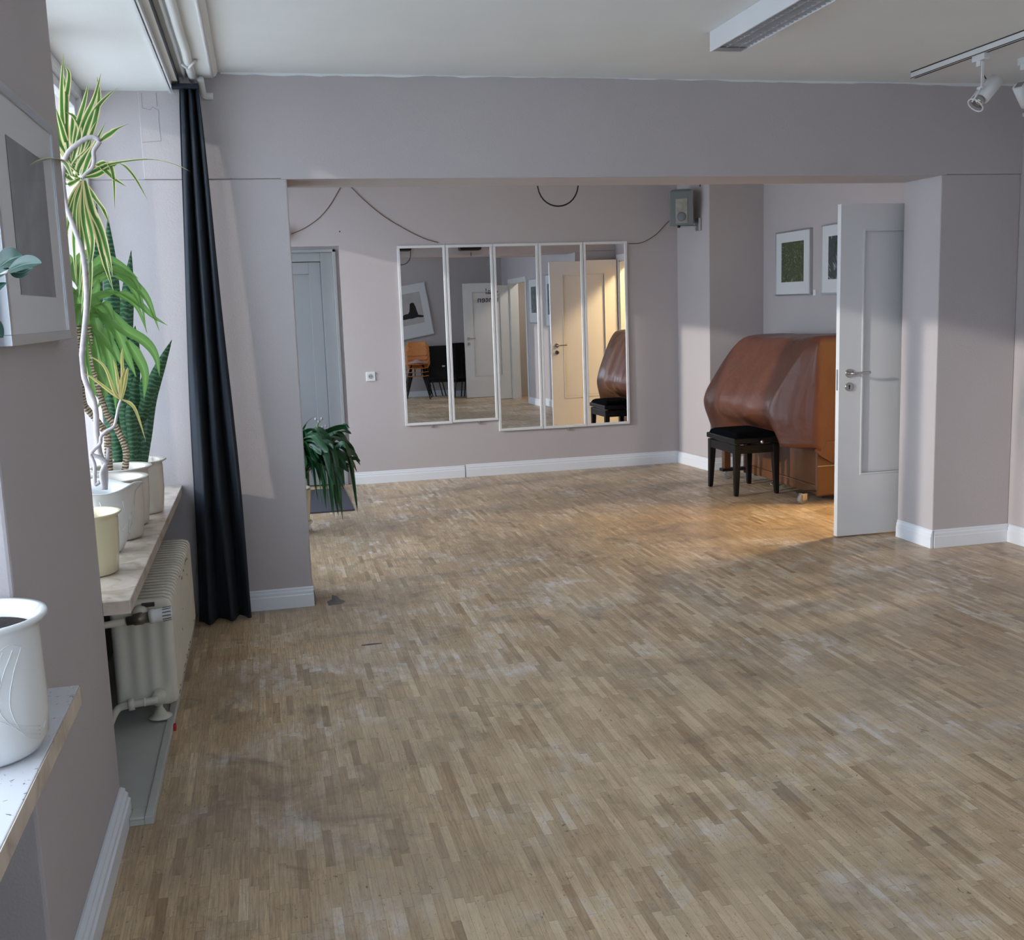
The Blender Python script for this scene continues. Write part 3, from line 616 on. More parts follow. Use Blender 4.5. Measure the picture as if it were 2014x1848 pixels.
# ================================================================== MIRRORS
xs = [(1.198, 1.622, .499, 2.075), (1.626, 2.047, .506, 2.074), (2.052, 2.466, .402, 2.075), (2.470, 2.884, .400, 2.075), (2.888, 3.304, .401, 2.076)]
xtop = [(1.198, 1.628), (1.630, 2.046), (2.048, 2.466), (2.468, 2.882), (2.884, 3.303)]
ml = ['leftmost of the five tall white framed wall mirrors', 'second tall white framed wall mirror from the left, bottom edge higher than the third', 'third tall mirror from the left, first of the three that hang lower', 'fourth tall white framed wall mirror, between the middle and the rightmost', 'rightmost tall white framed mirror, reflecting the covered piano and bench']
for i, (x0, x1, z0, z1) in enumerate(xs):
    FR = .023; D = .020; YM = YB - .004
    t = thing('wall_mirror', (0, 0, 0), ml[i], 'mirror', 'tall wall mirrors in a row')
    del t['worldspace']
    wd, ht = x1 - x0, z1 - z0; M4 = Matrix()
    t.location = ((x0 + x1) / 2, YM, z0)
    t.rotation_euler = (-rad(.24), rad((.75, .55, .30, .35, .3)[i]) * 0, rad((0, 0, .0, 0, 0)[i]))
    h = wd / 2
    MB().box((-h, -D, 0), (h, 0, FR)).box((-h, -D, ht - FR), (h, 0, ht)).box((-h, -D, FR), (-h + FR, 0, ht - FR)).box((h - FR, -D, FR), (h, 0, ht - FR)).build('frame', 'white', t, bevel=.003)
    # glass with a faint bow, as the reflections show
    def gl(u, v, i=i, h=h, ht=ht):
        b_ = (.0004, .0003, .0007, .0002, .0004)[i]
        return ((2 * u - 1) * (h - FR), -.009 - b_ * sin(2 * pi * v * 1.3 + i) , FR + v * (ht - 2 * FR))
    MB().grid(gl, 8, 40).build('mirror_glass', 'mirror', t, smooth=True)
    if i in (0, 1, 3):
        MB().box((.02, -.014, -.028), (.034, -.002, 0)).build('clip', 'alu', t)

# ================================================================== DOORS
def door_leaf(t, hinge, W, H, ang, z0=.008, thick=.04, mt='white', handle_side=-1):
    """leaf starting at the hinge; local x runs away from the hinge, panel recessed in a moulded frame"""
    M4 = Matrix.Translation((hinge[0], hinge[1], z0)) @ Matrix.Rotation(ang, 4, 'Z')
    mb = MB(); px0, px1, pz0, pz1 = .165, W - .165, .40, H - .165
    mb.box((0, -thick / 2, 0), (px0, thick / 2, H), M4).box((px1, -thick / 2, 0), (W, thick / 2, H), M4).box((px0, -thick / 2, 0), (px1, thick / 2, pz0), M4).box((px0, -thick / 2, pz1), (px1, thick / 2, H), M4)
    mb.build('leaf', mt, t)
    MB().box((px0 - .002, -thick / 2 + .013, pz0 - .002), (px1 + .002, thick / 2 - .013, pz1 + .002), M4).build('panel', mt, t)
    md = MB(); e = .012
    for s_ in (-1, 1):
        y0 = s_ * (thick / 2 + .004); y1 = s_ * (thick / 2 - .014)
        md.box((px0 - e, y0, pz0 - e), (px0, y1, pz1 + e), M4).box((px1, y0, pz0 - e), (px1 + e, y1, pz1 + e), M4).box((px0, y0, pz0 - e), (px1, y1, pz0), M4).box((px0, y0, pz1), (px1, y1, pz1 + e), M4)
    md.build('moulding', mt, t, bevel=.002)
    for s_ in (-1, 1):
        xk = W - .068; yk = s_ * thick / 2
        def P(x, y, z): return M4 @ Vector((x, yk + s_ * y, z))
        hd = MB().tube([P(xk, 0, 1.035), P(xk, .009, 1.035), P(xk, .0091, 1.035)], [.027, .027, .024], 28)
        hd.tube(smooth([P(xk, .008, 1.035), P(xk, .038, 1.035), P(xk - .012, .050, 1.035), P(xk - .035, .052, 1.036), P(xk - .075, .050, 1.037), P(xk - .118, .048, 1.038)], 22), .0082, 12)
        hd.build('handle', 'chrome', t, smooth=True)
        MB().tube([P(xk, 0, .950), P(xk, .008, .950), P(xk, .0081, .950)], [.027, .027, .024], 28).build('key_rosette', 'chrome', t, smooth=True)
        MB().tube([P(xk, .0075, .956), P(xk, .0092, .956)], .006, 12).box((xk - .003, -thick / 2 - .0092 if s_ < 0 else thick / 2 + .0075, .936), (xk + .003, -thick / 2 - .0075 if s_ < 0 else thick / 2 + .0092, .956), M4).build('keyhole', 'black', t)
    MB().box((W, -.008, .93), (W + .0015, .008, 1.06), M4).build('lock_plate', 'alu', t)
    return M4
d1 = thing('door_1', (XR - .02, 6.06, 0), structure=True)
door_leaf(d1, (XR - .03, 6.06), .865, 2.065, pi)
d2 = thing('door_2', (XR - .02, D2 + .0, 0), structure=True)
M4 = door_leaf(d2, (XR - .02, D2 - .03), .83, 2.0, pi)
def casing(name, y0, y1, z1, par):
    c = MB()
    for x0, x1 in ((XR - .016, XR), (XR + .14, XR + .156)):
        c.box((x0, y0 - .07, 0), (x1, y0, z1 + .07)).box((x0, y1, 0), (x1, y1 + .07, z1 + .07)).box((x0, y0, z1), (x1, y1, z1 + .07))
    c.box((XR - .001, y0, 0), (XR + .141, y0 + .02, z1)).box((XR - .001, y1 - .02, 0), (XR + .141, y1, z1)).box((XR - .001, y0, z1 - .02), (XR + .141, y1, z1))
    struct(c.build(name, 'white', bevel=.002))
casing('trim_door_casing', D1 + .0, D1b, 2.06, d1)
casing('trim_door_casing', D2, D2b, 2.05, d2)
tc_ = bpy.data.curves.new('door_lettering', 'FONT'); tc_.body = 'Saal\nUnten'; tc_.size = .155; tc_.align_x = 'LEFT'; tc_.space_line = .95; tc_.extrude = .0006
to = bpy.data.objects.new('door_lettering', tc_); COL.objects.link(to); tc_.materials.append(M['black'])
to.rotation_euler = (pi / 2, 0, pi); to.parent = d2; to.matrix_parent_inverse = Matrix.Translation(d2.location).inverted()
to.location = (XR - .21, D2 - .03 + .0215, 1.80)

# panelled grey door recessed in the back wall
d3 = thing('door_3', (.23, YB, 0), structure=True)
c = MB(); c.box((.640, YB + .010, 0), (.668, YB + .11, 2.06)).box((-.22, YB + .010, 2.035), (.668, YB + .11, 2.06)).box((-.22, YB + .01, 0), (-.19, YB + .11, 2.035))
c.build('outer_frame', 'doorgrey', d3, bevel=.003)
MB().box((.668, YB + .045, 0), (.6985, YB + .11, 2.085)).box((-.24, YB + .045, 2.06), (.668, YB + .11, 2.086)).build('reveal_strip', 'wall', d3)
c = MB(); c.box((.535, YB + .035, 0), (.640, YB + .11, 2.035)).box((-.19, YB + .035, 1.96), (.535, YB + .11, 2.035)).box((-.19, YB + .035, 0), (-.12, YB + .11, 1.96))
c.build('inner_frame', 'doorgrey', d3, bevel=.003)
c = MB(); c.box((.435, YB + .055, .01), (.533, YB + .09, 1.955)).box((-.118, YB + .055, 1.855), (.435, YB + .09, 1.955)).box((-.118, YB + .055, .01), (-.02, YB + .09, 1.855)).box((-.02, YB + .055, .01), (.435, YB + .09, .16))
c.build('leaf', 'doorgrey', d3, bevel=.003)
box((-.022, YB + .072, .158), (.437, YB + .085, 1.857)).build('panel', 'doorgrey', d3)
box((-.24, YB + .115, 0), (.70, YB + .13, 2.09)).build('backing', 'doorgrey', d3)
box((.243, YB + .048, 1.80), (.262, YB + .0555, 1.835)).build('latch', 'white', d3)

# socket, nail, wall lamp, cords
sk = thing('wall_socket', (.913, YB, .954), 'white square wall socket between the grey door and the mirrors', 'socket')
box((.872, YB - .010, .913), (.954, YB, .995)).build('plate', 'white', sk, bevel=.004)
MB().tube([(.913, YB - .0105, .954), (.913, YB - .0115, .954)], .022, 28).build('outlet', 'alu', sk)
MB().tube([(.904, YB - .0112, .954), (.904, YB - .0125, .954)], .0035, 8).tube([(.922, YB - .0112, .954), (.922, YB - .0125, .954)], .0035, 8).build('contact_hole', 'black', sk)
tag(MB().tube([(.714, YB, 2.205), (.714, YB - .012, 2.205)], .006, 8).build('wall_hook', 'black'), 'tiny dark hook in the back wall above the grey door', 'hook')
wl = thing('wall_lamp', (.285, YB, 2.19), 'honey coloured wooden wall lamp above the grey door, half behind the pillar', 'lamp')
MB().tube([(.265, YB - .05, 2.13), (.268, YB - .05, 2.19), (.265, YB - .05, 2.255)], [.020, .026, .020], 14).build('shade', 'lampwood', wl, smooth=True)
MB().box((.255, YB - .05, 2.18), (.275, YB, 2.20)).build('bracket', 'lampwood', wl)
def wallcord(pts, label, name='cord', r=.0035, mt='cord'):
    return tag(MB().tube(smooth(pts, 26), r, 8).build(name, mt, smooth=True), label, 'cord')
yw = YB - .006
wallcord([at(573, 460, yw), at(600, 448, yw), at(628, 428, yw), at(650, 402, yw), at(671, 366, yw)], 'thin brown cord rising from the wall lamp to the beam')
wallcord([at(691, 368, yw), at(715, 392, yw), at(755, 425, yw), at(800, 452, yw), at(835, 469, yw), at(862, 477, yw)], 'thin brown cord drooping from the beam to the mirror tops')
wallcord([at(1236, 479, yw), at(1262, 477, yw), at(1290, 461, yw), at(1312, 438, yw), Vector((3.755, YB - .03, 2.27))], 'thin brown cord from the rightmost mirror up to the speaker')
lp = []
for k in range(17):
    a = pi * k / 16; lp.append(Vector((1.682 - .121 * cos(a), 5.975, 2.205 - .150 * sin(a) ** .8 + .02)))
lp = [lp[0] + Vector((0, 0, .05))] + lp + [lp[-1] + Vector((0, 0, .05))]
tag(MB().tube(lp, .0042, 8).build('cable_loop', 'blackcord', smooth=True), 'black cable hanging in a loop under the beam above the mirrors', 'cable')
# stage lights on the rear side of the beam, seen in the mirrors only
for x_, lb in ((1.66, 'black stage light with the cable loop, high in the leftmost mirror'), (2.50, 'black stage light at the top of the second mirror'), (1.05, 'black stage light at the very edge of the leftmost mirror')):
    s_ = thing('stage_light', (x_, 6.08, 2.24), lb, 'stage light', 'stage lights behind the beam')
    MB().box((x_ - .13, 6.02, 2.235), (x_ + .13, 6.19, 2.36)).build('housing', 'black', s_, bevel=.02)
    MB().box((x_ - .02, YF + .376, 2.30), (x_ + .02, 6.02, 2.33)).build('arm', 'black', s_)
    for q_ in (-.045, .045): MB().tube([(x_ + q_, 6.19, 2.30), (x_ + q_, 6.20, 2.30)], .026, 16).build('lens', 'chrome', s_)

# speaker on its bracket
sp = thing('wall_speaker', (3.83, 9.1, 2.16), 'grey wall speaker on a bracket high beside the alcove', 'speaker')
S4 = Matrix.Translation((3.69, 9.10, 2.335)) @ Matrix.Rotation(rad(-22), 4, 'Z') @ Matrix.Rotation(rad(10), 4, 'X')
sb = MB(); o_ = [(-.105, -.07), (.105, -.07), (.075, .12), (-.075, .12)]
vs = [S4 @ Vector((x, y, z)) for z in (-.15, .15) for x, y in o_]
sb.add(vs, [(3, 2, 1, 0), (4, 5, 6, 7), (0, 1, 5, 4), (1, 2, 6, 5), (2, 3, 7, 6), (3, 0, 4, 7)]); sb.build('cabinet', 'speaker', sp, bevel=.008)
box((0, 0, 0), (0, 0, 0)) if 0 else None
MB().box((-.052, -.076, -.128), (.052, -.070, .085), S4).build('grille', 'grille', sp, bevel=.01)
MB().tube([S4 @ Vector((0, -.076, -.07)), S4 @ Vector((0, -.080, -.07))], [.040, .034], 24).build('cone', 'speaker', sp, smooth=True)
MB().tube([(3.66, 9.08, 2.172), (3.82, 9.08, 2.172)], .009, 10).tube([(3.68, 9.09, 2.165), (3.68, 9.09, 2.20)], .008, 8).build('bracket_arm', 'alu', sp, smooth=True)
MB().box((3.822, 9.03, 2.13), (3.845, 9.11, 2.24)).build('bracket_plate', 'alu', sp, bevel=.003)
MB().tube([(3.645, 9.08, 2.172), (3.664, 9.08, 2.172)], .013, 12).build('knob', 'black', sp, smooth=True)
tag(MB().tube([at(1377, 360, 5.97) + Vector((0, 0, .03)), at(1377, 367, 5.97)], .004, 6).build('beam_hook', 'rust'), 'small rusty hook under the rear edge of the beam above the alcove', 'hook')
tag(box((XR - .004, 7.965, 1.53), (XR, 8.005, 1.575)).build('caption_card', 'white'), 'tiny white caption card between the two photos above the piano', 'card')

# ================================================================== CEILING LAMPS
fl = thing('fluorescent_fixture', (2.085, 4, 2.61), 'long white fluorescent ceiling fixture with a metal louvre', 'ceiling light')
A, B, Z0, Z1, y0, y1 = 2.010, 2.160, 2.606, HC, 3.10, 4.612
MB().box((A, y0, Z0), (A + .008, y1, Z1)).box((B - .008, y0, Z0), (B, y1, Z1)).box((A + .008, y1 - .012, Z0), (B - .008, y1, Z1)).box((A + .008, y0, Z0), (B - .008, y0 + .012, Z1)).box((A + .008, y0, Z1 - .01), (B - .008, y1, Z1)).build('housing', 'white', fl, bevel=.001)
MB().box((A + .008, y1 - .075, Z0 + .001), (B - .008, y1 - .012, Z0 + .006)).build('end_plate', 'alu', fl)
lv = MB(); yy = y0 + .04
while yy < y1 - .08:
    lv.box((A + .009, yy, Z0 + .002), (B - .009, yy + .003, Z0 + .034)); yy += .036
for xx in (A + .045, B - .048): lv.box((xx, y0 + .012, Z0 + .003), (xx + .003, y1 - .076, Z0 + .034))
lv.build('louvre', 'louvre', fl)
MB().tube([(A + .075, y0 + .05, Z0 + .055), (A + .075, y1 - .10, Z0 + .055)], .013, 12).build('tube_lamp', 'white', fl, smooth=True)

tr = thing('lighting_track', (3.48, 4, 2.66), 'white ceiling lighting track at upper right', 'lighting track')
MB().box((3.462, 2.2, 2.655), (3.498, 5.31, HC)).build('rail', 'white', tr, bevel=.001)
MB().box((3.4615, 2.2, 2.655), (3.4622, 5.31, 2.659)).box((3.4615, 2.2, 2.684), (3.4622, 5.31, HC)).box((3.473, 2.2, 2.6545), (3.487, 5.30, 2.6552)).build('rail_slot', 'rust', tr)
def spot(x, y, label, rz=0):
    t = thing('track_spotlight', (x, y, 2.655), label, 'spotlight', 'white spotlights on the ceiling track'); del t['worldspace']
    t.rotation_euler = (0, 0, rz)
    MB().box((-.016, -.05, -.030), (.016, .045, 0)).box((-.010, -.012, -.055), (.012, .02, -.028)).build('adapter', 'white', t, bevel=.003)
    arm = MB().box((-.010, -.026, -.165), (.006, -.020, -.035)); arm.build('arm', 'white', t, bevel=.002)
    R = Matrix.Translation((.052, .0, -.160)) @ Matrix.Rotation(rad(43), 4, 'Y')
    def T(p): return R @ Vector(p)
    MB().tube([T((0, 0, .062)), T((0, 0, .058)), T((0, 0, -.058)), T((0, 0, -.060))], [.028, .036, .036, .030], 28).build('head', 'white', t, smooth=True)
    gr = MB()
    for k in range(5): gr.box((-.02, -.016 + k * .008, .0615), (.02, -.013 + k * .008, .0635), R)
    gr.build('vent_grille', 'rust', t)
    MB().tube([T((0, 0, -.058)), T((0, 0, -.078)), T((0, 0, -.092))], [.024, .027, .034], 24).build('reflector', 'chrome', t, smooth=True)
    ring = [T((.040 * cos(a), .040 * sin(a), -.104)) for a in [2 * pi * k / 28 for k in range(29)]]
    MB().tube(ring, .0035, 8).tube([T((-.040, 0, -.104)), T((-.042, 0, -.04))], .003, 6).build('front_ring', 'white', t, smooth=True)
    MB().tube([(-.002, -.026, -.155), (-.055, -.022, -.225)], .0045, 8).build('yoke', 'white', t, smooth=True)
    MB().tube([(-.002, -.030, -.158), (-.002, .008, -.158)], .009, 12).build('pivot', 'white', t, smooth=True)
    MB().tube(smooth([(.008, .0, -.05), (.018, .004, -.075), (.028, .01, -.09), (.040, .006, -.112)], 10), .0028, 6).build('lead', 'rust', t, smooth=True)
    MB().tube([(.05, -.005, -.115), (.066, -.012, -.103)], .004, 8).build('thumb_screw', 'alu', t, smooth=True)
    return t
spot(3.48, 4.76, 'white adjustable spotlight hanging from the ceiling track')
spot(3.875, 4.9, 'white spotlight cut off by the right edge of the photo', rad(200))
tr2 = MB().box((3.857, 2.2, 2.655), (3.893, 4.98, HC)) 
tag(tr2.build('lighting_track', 'white', bevel=.001), 'second white lighting track outside the right edge of the photo', 'lighting track')

# ================================================================== PIANO, COVER, BENCH
pn = thing('upright_piano', (4.1, 7.85, 0), 'brown upright piano on castors under a brown vinyl cover', 'piano')
PY0, PY1 = 7.17, 8.44
for q_ in (PY0, PY1 - .035): MB().box((3.965, q_, .04), (4.345, q_ + .035, 1.19)).build('side_panel', 'pianowood', pn, bevel=.012)
MB().box((3.985, PY0 + .035, .12), (4.02, PY1 - .035, .62)).build('lower_panel', 'pianowood', pn, bevel=.004)
MB().box((3.982, PY0 + .035, .05), (4.05, PY1 - .035, .118)).build('bottom_rail', 'pianowood', pn, bevel=.006)
MB().prism([(3.86, PY0 + .02), (4.03, PY0 + .02), (4.03, PY1 - .02), (3.72, PY1 - .02), (3.72, PY0 + .26)], .60, .74).build('key_bed', 'pianowood', pn, bevel=.006)
MB().box((4.0, PY0 + .03, .74), (4.345, PY1 - .03, 1.195)).build('upper_case', 'pianowood', pn, bevel=.006)
MB().box((3.76, PY1 - .075, .09), (3.82, PY1 - .02, .60)).build('leg', 'pianowood', pn, bevel=.006)
MB().box((3.74, PY1 - .085, .075), (4.0, PY1 - .015, .10)).build('toe_block', 'black', pn, bevel=.004)
MB().box((3.81, PY0 + .005, .078), (3.98, PY0 + .035, .090)).build('toe_block', 'black', pn, bevel=.004)
for q_ in (PY0 + .04, PY1 - .09): MB().box((4.05, q_, .02), (4.33, q_ + .05, .075)).build('underframe', 'black', pn)
MB().box((3.972, 7.1685, .268), (4.34, 7.1700, .272)).build('scratch_line', 'hallcream', pn)
for k in range(2): MB().tube(smooth([(4.02, 7.72 + k * .11, .06), (3.96, 7.72 + k * .11, .05), (3.92, 7.72 + k * .11, .035)], 6), .011, 8, .6).build('pedal', 'chrome', pn, smooth=True)
def castor(x, y, a):
    R = Matrix.Translation((x, y, 0)) @ Matrix.Rotation(a, 4, 'Z')
    T = lambda p: R @ Vector(p)
    MB().tube([T((0, -.013, .036)), T((0, -.012, .036)), T((0, .012, .036)), T((0, .013, .036))], [.028, .035, .035, .028], 24).build('castor_wheel', 'casterwhite', pn, smooth=True)
    MB().box((-.010, -.020, .026), (.040, -.0145, .076), R).box((-.010, .0145, .026), (.040, .020, .076), R).box((.0, -.020, .070), (.040, .020, .077), R).build('castor_fork', 'chrome', pn, bevel=.002)
castor(3.835, 7.155, rad(20)); castor(3.82, 8.42, rad(-15))
castor(4.30, 7.25, 0); castor(4.30, 8.45, 0)

# vinyl cover, draped as rings from the flat top down to the hem
cvr = thing('piano_cover', (4.1, 7.85, .4), 'reddish brown vinyl cover draped over the upright piano', 'cover')
def ring(z, xf, ya, yb, xb, cham, fold, hemfn=None, n_per=(46, 20, 10, 20)):
    """closed outline in XY starting at front near corner; chamfer at the front corners"""
    P = []; segs = [((xb, ya), (xf + cham, ya)), ((xf + cham, ya), (xf, ya + cham * .75)), ((xf, ya + cham * .75), (xf, yb - .10)), ((xf, yb - .10), (xf + .10, yb)), ((xf + .10, yb), (xb, yb)), ((xb, yb), (xb, ya))]
    cnt = (16, 12, 44, 6, 14, 20)
    for (a, b), k in zip(segs, cnt):
        for i in range(k): P.append([a[0] + (b[0] - a[0]) * i / k, a[1] + (b[1] - a[1]) * i / k])
    return P
levels = [  # z, x front, y near, y far, chamfer
    (1.215, 3.985, 7.205, 8.40, .03), (1.206, 3.940, 7.160, 8.47, .035), (1.13, 3.868, 7.150, 8.515, .09), (1.02, 3.805, 7.148, 8.56, .15), (.92, 3.752, 7.145, 8.59, .20),
    (.83, 3.706, 7.142, 8.615, .245), (.76, 3.672, 7.140, 8.635, .275), (.70, 3.655, 7.138, 8.645, .285), (.64, 3.650, 7.134, 8.640, .285), (.56, 3.672, 7.130, 8.625, .265), (.48, 3.700, 7.128, 8.61, .240), (.42, 3.712, 7.126, 8.60, .228)]
rings = []
for li, (z, xf, ya, yb, cm) in enumerate(levels):
    R0 = ring(z, xf, ya, yb, 4.366 if li > 0 else 4.35, cm, 0); pts = []
    tt = max(0, (1.1 - z) / .68)
    for i, (x, y) in enumerate(R0):
        zz = z; t = tt
        if i < 16: # near end
            x_, y_ = x, y - .012 * t * sin(i / 16 * pi * 2.5); dz = 0
            if li == len(levels) - 1: zz = .40 - .19 * max(0, min(1, (16 - i) / 16 * 1.25)) ** .9 if i > 0 else .24
            if li == len(levels) - 2: zz = .47 - .07 * (16 - i) / 16
        elif i < 28:
            q = (i - 16) / 12; b_ = sin(pi * q) * .045 * t
            x_, y_ = x - b_ * .8, y - b_ * .5
            if 16 <= i < 18: x_ -= .006; y_ -= .012 * t
        elif i < 72:
            q = (i - 28) / 44
            x_ = x + .012 * t * sin(q * 17) + .010 * t * sin(q * 31 + 1); y_ = y
            sag = (.026 * math.exp(-((q - .13) / .10) ** 2)) * t
            x_ += sag
            x_ += {.56: .05, .48: .215, .42: .215}.get(z, 0) * math.exp(-((q - .46) / .37) ** 6)
        else: x_, y_ = x, y + .01 * t * sin(i * .8)
        if li == 0 or li == 1: zz = z + .010 * sin((y - 7.2) * 5.5) * 1 - .018 * max(0, 1 - abs((y - 7.55) / .25)) + (.025 * max(0, 1 - (y - 7.15) / .25))
        pts.append((x_, y_, zz))
    rings.append(pts)
cb = MB(); nn = len(rings[0]); ctr = (4.18, 7.85, 1.228)
for R0 in rings: cb.add(R0, [])
for li in range(len(rings) - 1):
    for i in range(nn):
        a, b = li * nn + i, li * nn + (i + 1) % nn; cb.f.append((a, a + nn, b + nn, b))
# top: inner ring then centre
inner = [((x - 4.17) * .55 + 4.17, (y - 7.85) * .9 + 7.85, z + .006) for x, y, z in rings[0]]
o_ = len(cb.v); cb.add(inner, []); cb.f += [(i, (i + 1) % nn, o_ + (i + 1) % nn, o_ + i) for i in range(nn)]
ci = len(cb.v); cb.add([ctr], []); cb.f += [(o_ + i, o_ + (i + 1) % nn, ci) for i in range(nn)]
cc = cb.build('cover_sheet', 'leather', cvr, smooth=True)
ss = cc.modifiers.new('subsurf', 'SUBSURF'); ss.levels = 1; ss.render_levels = 1
s2 = cc.modifiers.new('thickness', 'SOLIDIFY'); s2.thickness = .003
fl_ = MB(); # under layer of the hem sticking out below the corner
fp = [Vector((3.915, 7.118, .400)), Vector((3.965, 7.105, .355)), Vector((4.06, 7.112, .30)), Vector((4.36, 7.118, .19))]
tp = [Vector((3.99, 7.122, .46)), Vector((4.02, 7.120, .46)), Vector((4.10, 7.120, .46)), Vector((4.36, 7.122, .46))]
fl_.add(fp + tp + [p + Vector((0, .004, 0)) for p in fp + tp], [(i, i + 1, i + 5, i + 4) for i in range(3)] + [(8 + i, 8 + i + 4, 8 + i + 5, 8 + i + 1) for i in range(3)] + [(i, 8 + i, 9 + i, i + 1) for i in range(3)])
fl_.build('hem_flap', 'leather', cvr)

bn = thing('piano_bench', (3.67, 7.83, 0), 'black adjustable piano bench with a padded top in front of the covered piano', 'bench')
bx0, bx1, by0, by1 = 3.495, 3.885, 7.585, 8.125; ZT = .455
BR = Matrix.Translation((0, 0, 0))
leg = lambda x, y, sx, sy: MB().add([(x + sx * a * (w_), y + sy * b * (w_), z) for z, w_ in ((.004, .030), (.03, .034), (.30, .050), (ZT - .05, .052)) for a, b in ((0, 0), (1, 0), (1, 1), (0, 1))],
    ([(3, 2, 1, 0), (12, 13, 14, 15)] if sx * sy > 0 else [(0, 1, 2, 3), (15, 14, 13, 12)]) + [((4 * k + i, 4 * k + (i + 1) % 4, 4 * k + 4 + (i + 1) % 4, 4 * k + 4 + i) if sx * sy > 0 else (4 * k + 4 + i, 4 * k + 4 + (i + 1) % 4, 4 * k + (i + 1) % 4, 4 * k + i)) for k in range(3) for i in range(4)])
for x, y, sx, sy in ((bx0 + .008, by0 + .008, 1, 1), (bx1 - .008, by0 + .008, -1, 1), (bx0 + .008, by1 - .008, 1, -1), (bx1 - .008, by1 - .008, -1, -1)): leg(x, y, sx, sy).build('leg', 'blackpaint', bn, bevel=.004)
ZA, ZBt = .335, .400
MB().box((bx0 + .012, by0 + .05, ZA), (bx0 + .034, by1 - .05, ZBt)).box((bx1 - .034, by0 + .05, ZA), (bx1 - .012, by1 - .05, ZBt)).box((bx0 + .05, by0 + .012, ZA), (bx1 - .05, by0 + .034, ZBt)).box((bx0 + .05, by1 - .034, ZA), (bx1 - .05, by1 - .012, ZBt)).build('apron', 'blackpaint', bn, bevel=.003)
MB().box((bx0, by0, .415), (bx1, by1, ZT)).build('top_frame', 'blackpaint', bn, bevel=.005)
def cush(u, v):
    e = min(u, 1 - u, v, 1 - v); h = min(1, e / .16); h = math.sqrt(1 - (1 - h) ** 2)
    return (bx0 + .012 + u * (bx1 - bx0 - .024), by0 + .012 + v * (by1 - by0 - .024), ZT + .001 + .042 * h + .004 * sin(pi * u) * sin(pi * v))
MB().grid(cush, 24, 32).build('seat_pad', 'velvet', bn, smooth=True)
MB().tube([(bx0 + .22, by0, .425), (bx0 + .22, by0 - .02, .425), (bx0 + .22, by0 - .021, .425), (bx0 + .22, by0 - .034, .425)], [.008, .008, .017, .015], 16).build('height_knob', 'chrome', bn, smooth=True)
MB().box((bx0 + .036, by0 + .06, .402), (bx0 + .05, by1 - .06, .414)).build('lift_bar', 'chrome', bn)

# ================================================================== FLOOR MAT, SEATING SEEN IN THE MIRRORS
tag(MB().box((-.45, 8.22, .001), (.615, 9.3, .012)).build('door_mat', 'mat', bevel=.003), 'dark grey door mat before the grey panelled door', 'mat')
random.seed(11)
def stack_chair(z, x, y, rz, label):
    t = thing('stacking_chair', (x, y, 0), label, 'chair', 'stacked plywood chairs by the front wall'); del t['worldspace']
    t.location = (x, y, z); t.rotation_euler = (0, 0, rz)
    def seat(u, v):
        a = (u - .5) * 2; b = (v - .5) * 2; k = (1 - .12 * b * b); return (.20 * a * k, .20 * b * (1 - .1 * a * a), .445 + .012 * a * a + .006 * b)
    s_ = MB().grid(seat, 10, 10).build('seat', 'beech', t, smooth=True); q = s_.modifiers.new('t', 'SOLIDIFY'); q.thickness = .011
    def back(u, v):
        a = (u - .5) * 2; wd = .17 + .05 * sin(pi * min(1, v * 1.1)); return (wd * a, -.19 - .05 * v + .025 * a * a, .58 + .25 * v)
    b_ = MB().grid(back, 10, 10).build('backrest', 'beech', t, smooth=True); q = b_.modifiers.new('t', 'SOLIDIFY'); q.thickness = .009
    for sx in (-1, 1):
        for sy in (-1, 1):
            MB().tube([(sx * .10, sy * .08, .435), (sx * .22, sy * .20, .002)], .009, 8).build('leg', 'black', t, smooth=True)
        MB().tube(smooth([(sx * .06, -.10, .43), (sx * .06, -.20, .46), (sx * .06, -.215, .62)], 8), .008, 8).build('back_rail', 'black', t, smooth=True)
    return t
for k in range(4): stack_chair(.0 + k * .075, 2.66, -.02 - k * .012, rad(12), ['lowest', 'second lowest', 'third', 'topmost'][k] + ' orange plywood chair of the stack in the leftmost mirror')
def cloth(u, v):
    a = (u - .5) * 2; b = (v - .5) * 2; r = math.sqrt(a * a + b * b)
    return (2.66 + .15 * a, -.05 + .13 * b, .70 + .06 * max(0, 1 - r) + .018 * sin(7 * a + 2 * b) * sin(6 * b) * max(0, 1.2 - r))
cl = MB().grid(cloth, 16, 16).build('folded_blanket', 'rug', smooth=True); tag(cl, 'rumpled pinkish cloth lying on top of the plywood chair stack', 'cloth'); q = cl.modifiers.new('t', 'SOLIDIFY'); q.thickness = .01
def folded_table(x, y, lean, label):
    t = thing('folding_table', (x, y, 0), label, 'table', 'folded black tables'); del t['worldspace']
    t.location = (x, y, 0); t.rotation_euler = (rad(lean), 0, 0)
    MB().box((-.29, -.018, .30), (.29, .018, 1.0)).build('tabletop', 'blackpaint', t, bevel=.02)
    for sx in (-1, 1):
        for o2 in (0, .06): MB().tube([(sx * (.25 - o2), .03, .9), (sx * (.25 - o2), .03, .34), (sx * (.20 - o2), .05, .006)], .010, 8).build('leg', 'black', t, smooth=True)
    MB().box((-.25, .02, .36), (.25, .045, .385)).build('crossbar', 'black', t)
    MB().box((.02, .0182, .60), (.07, .0194, .63)).build('sticker', 'white', t)
    return t
folded_table(3.14, -.22, 14, 'black folded table leaning by the front wall, seen in the leftmost mirror')
folded_table(3.34, -.34, 14, 'black folded table behind the other one, seen in the second mirror')

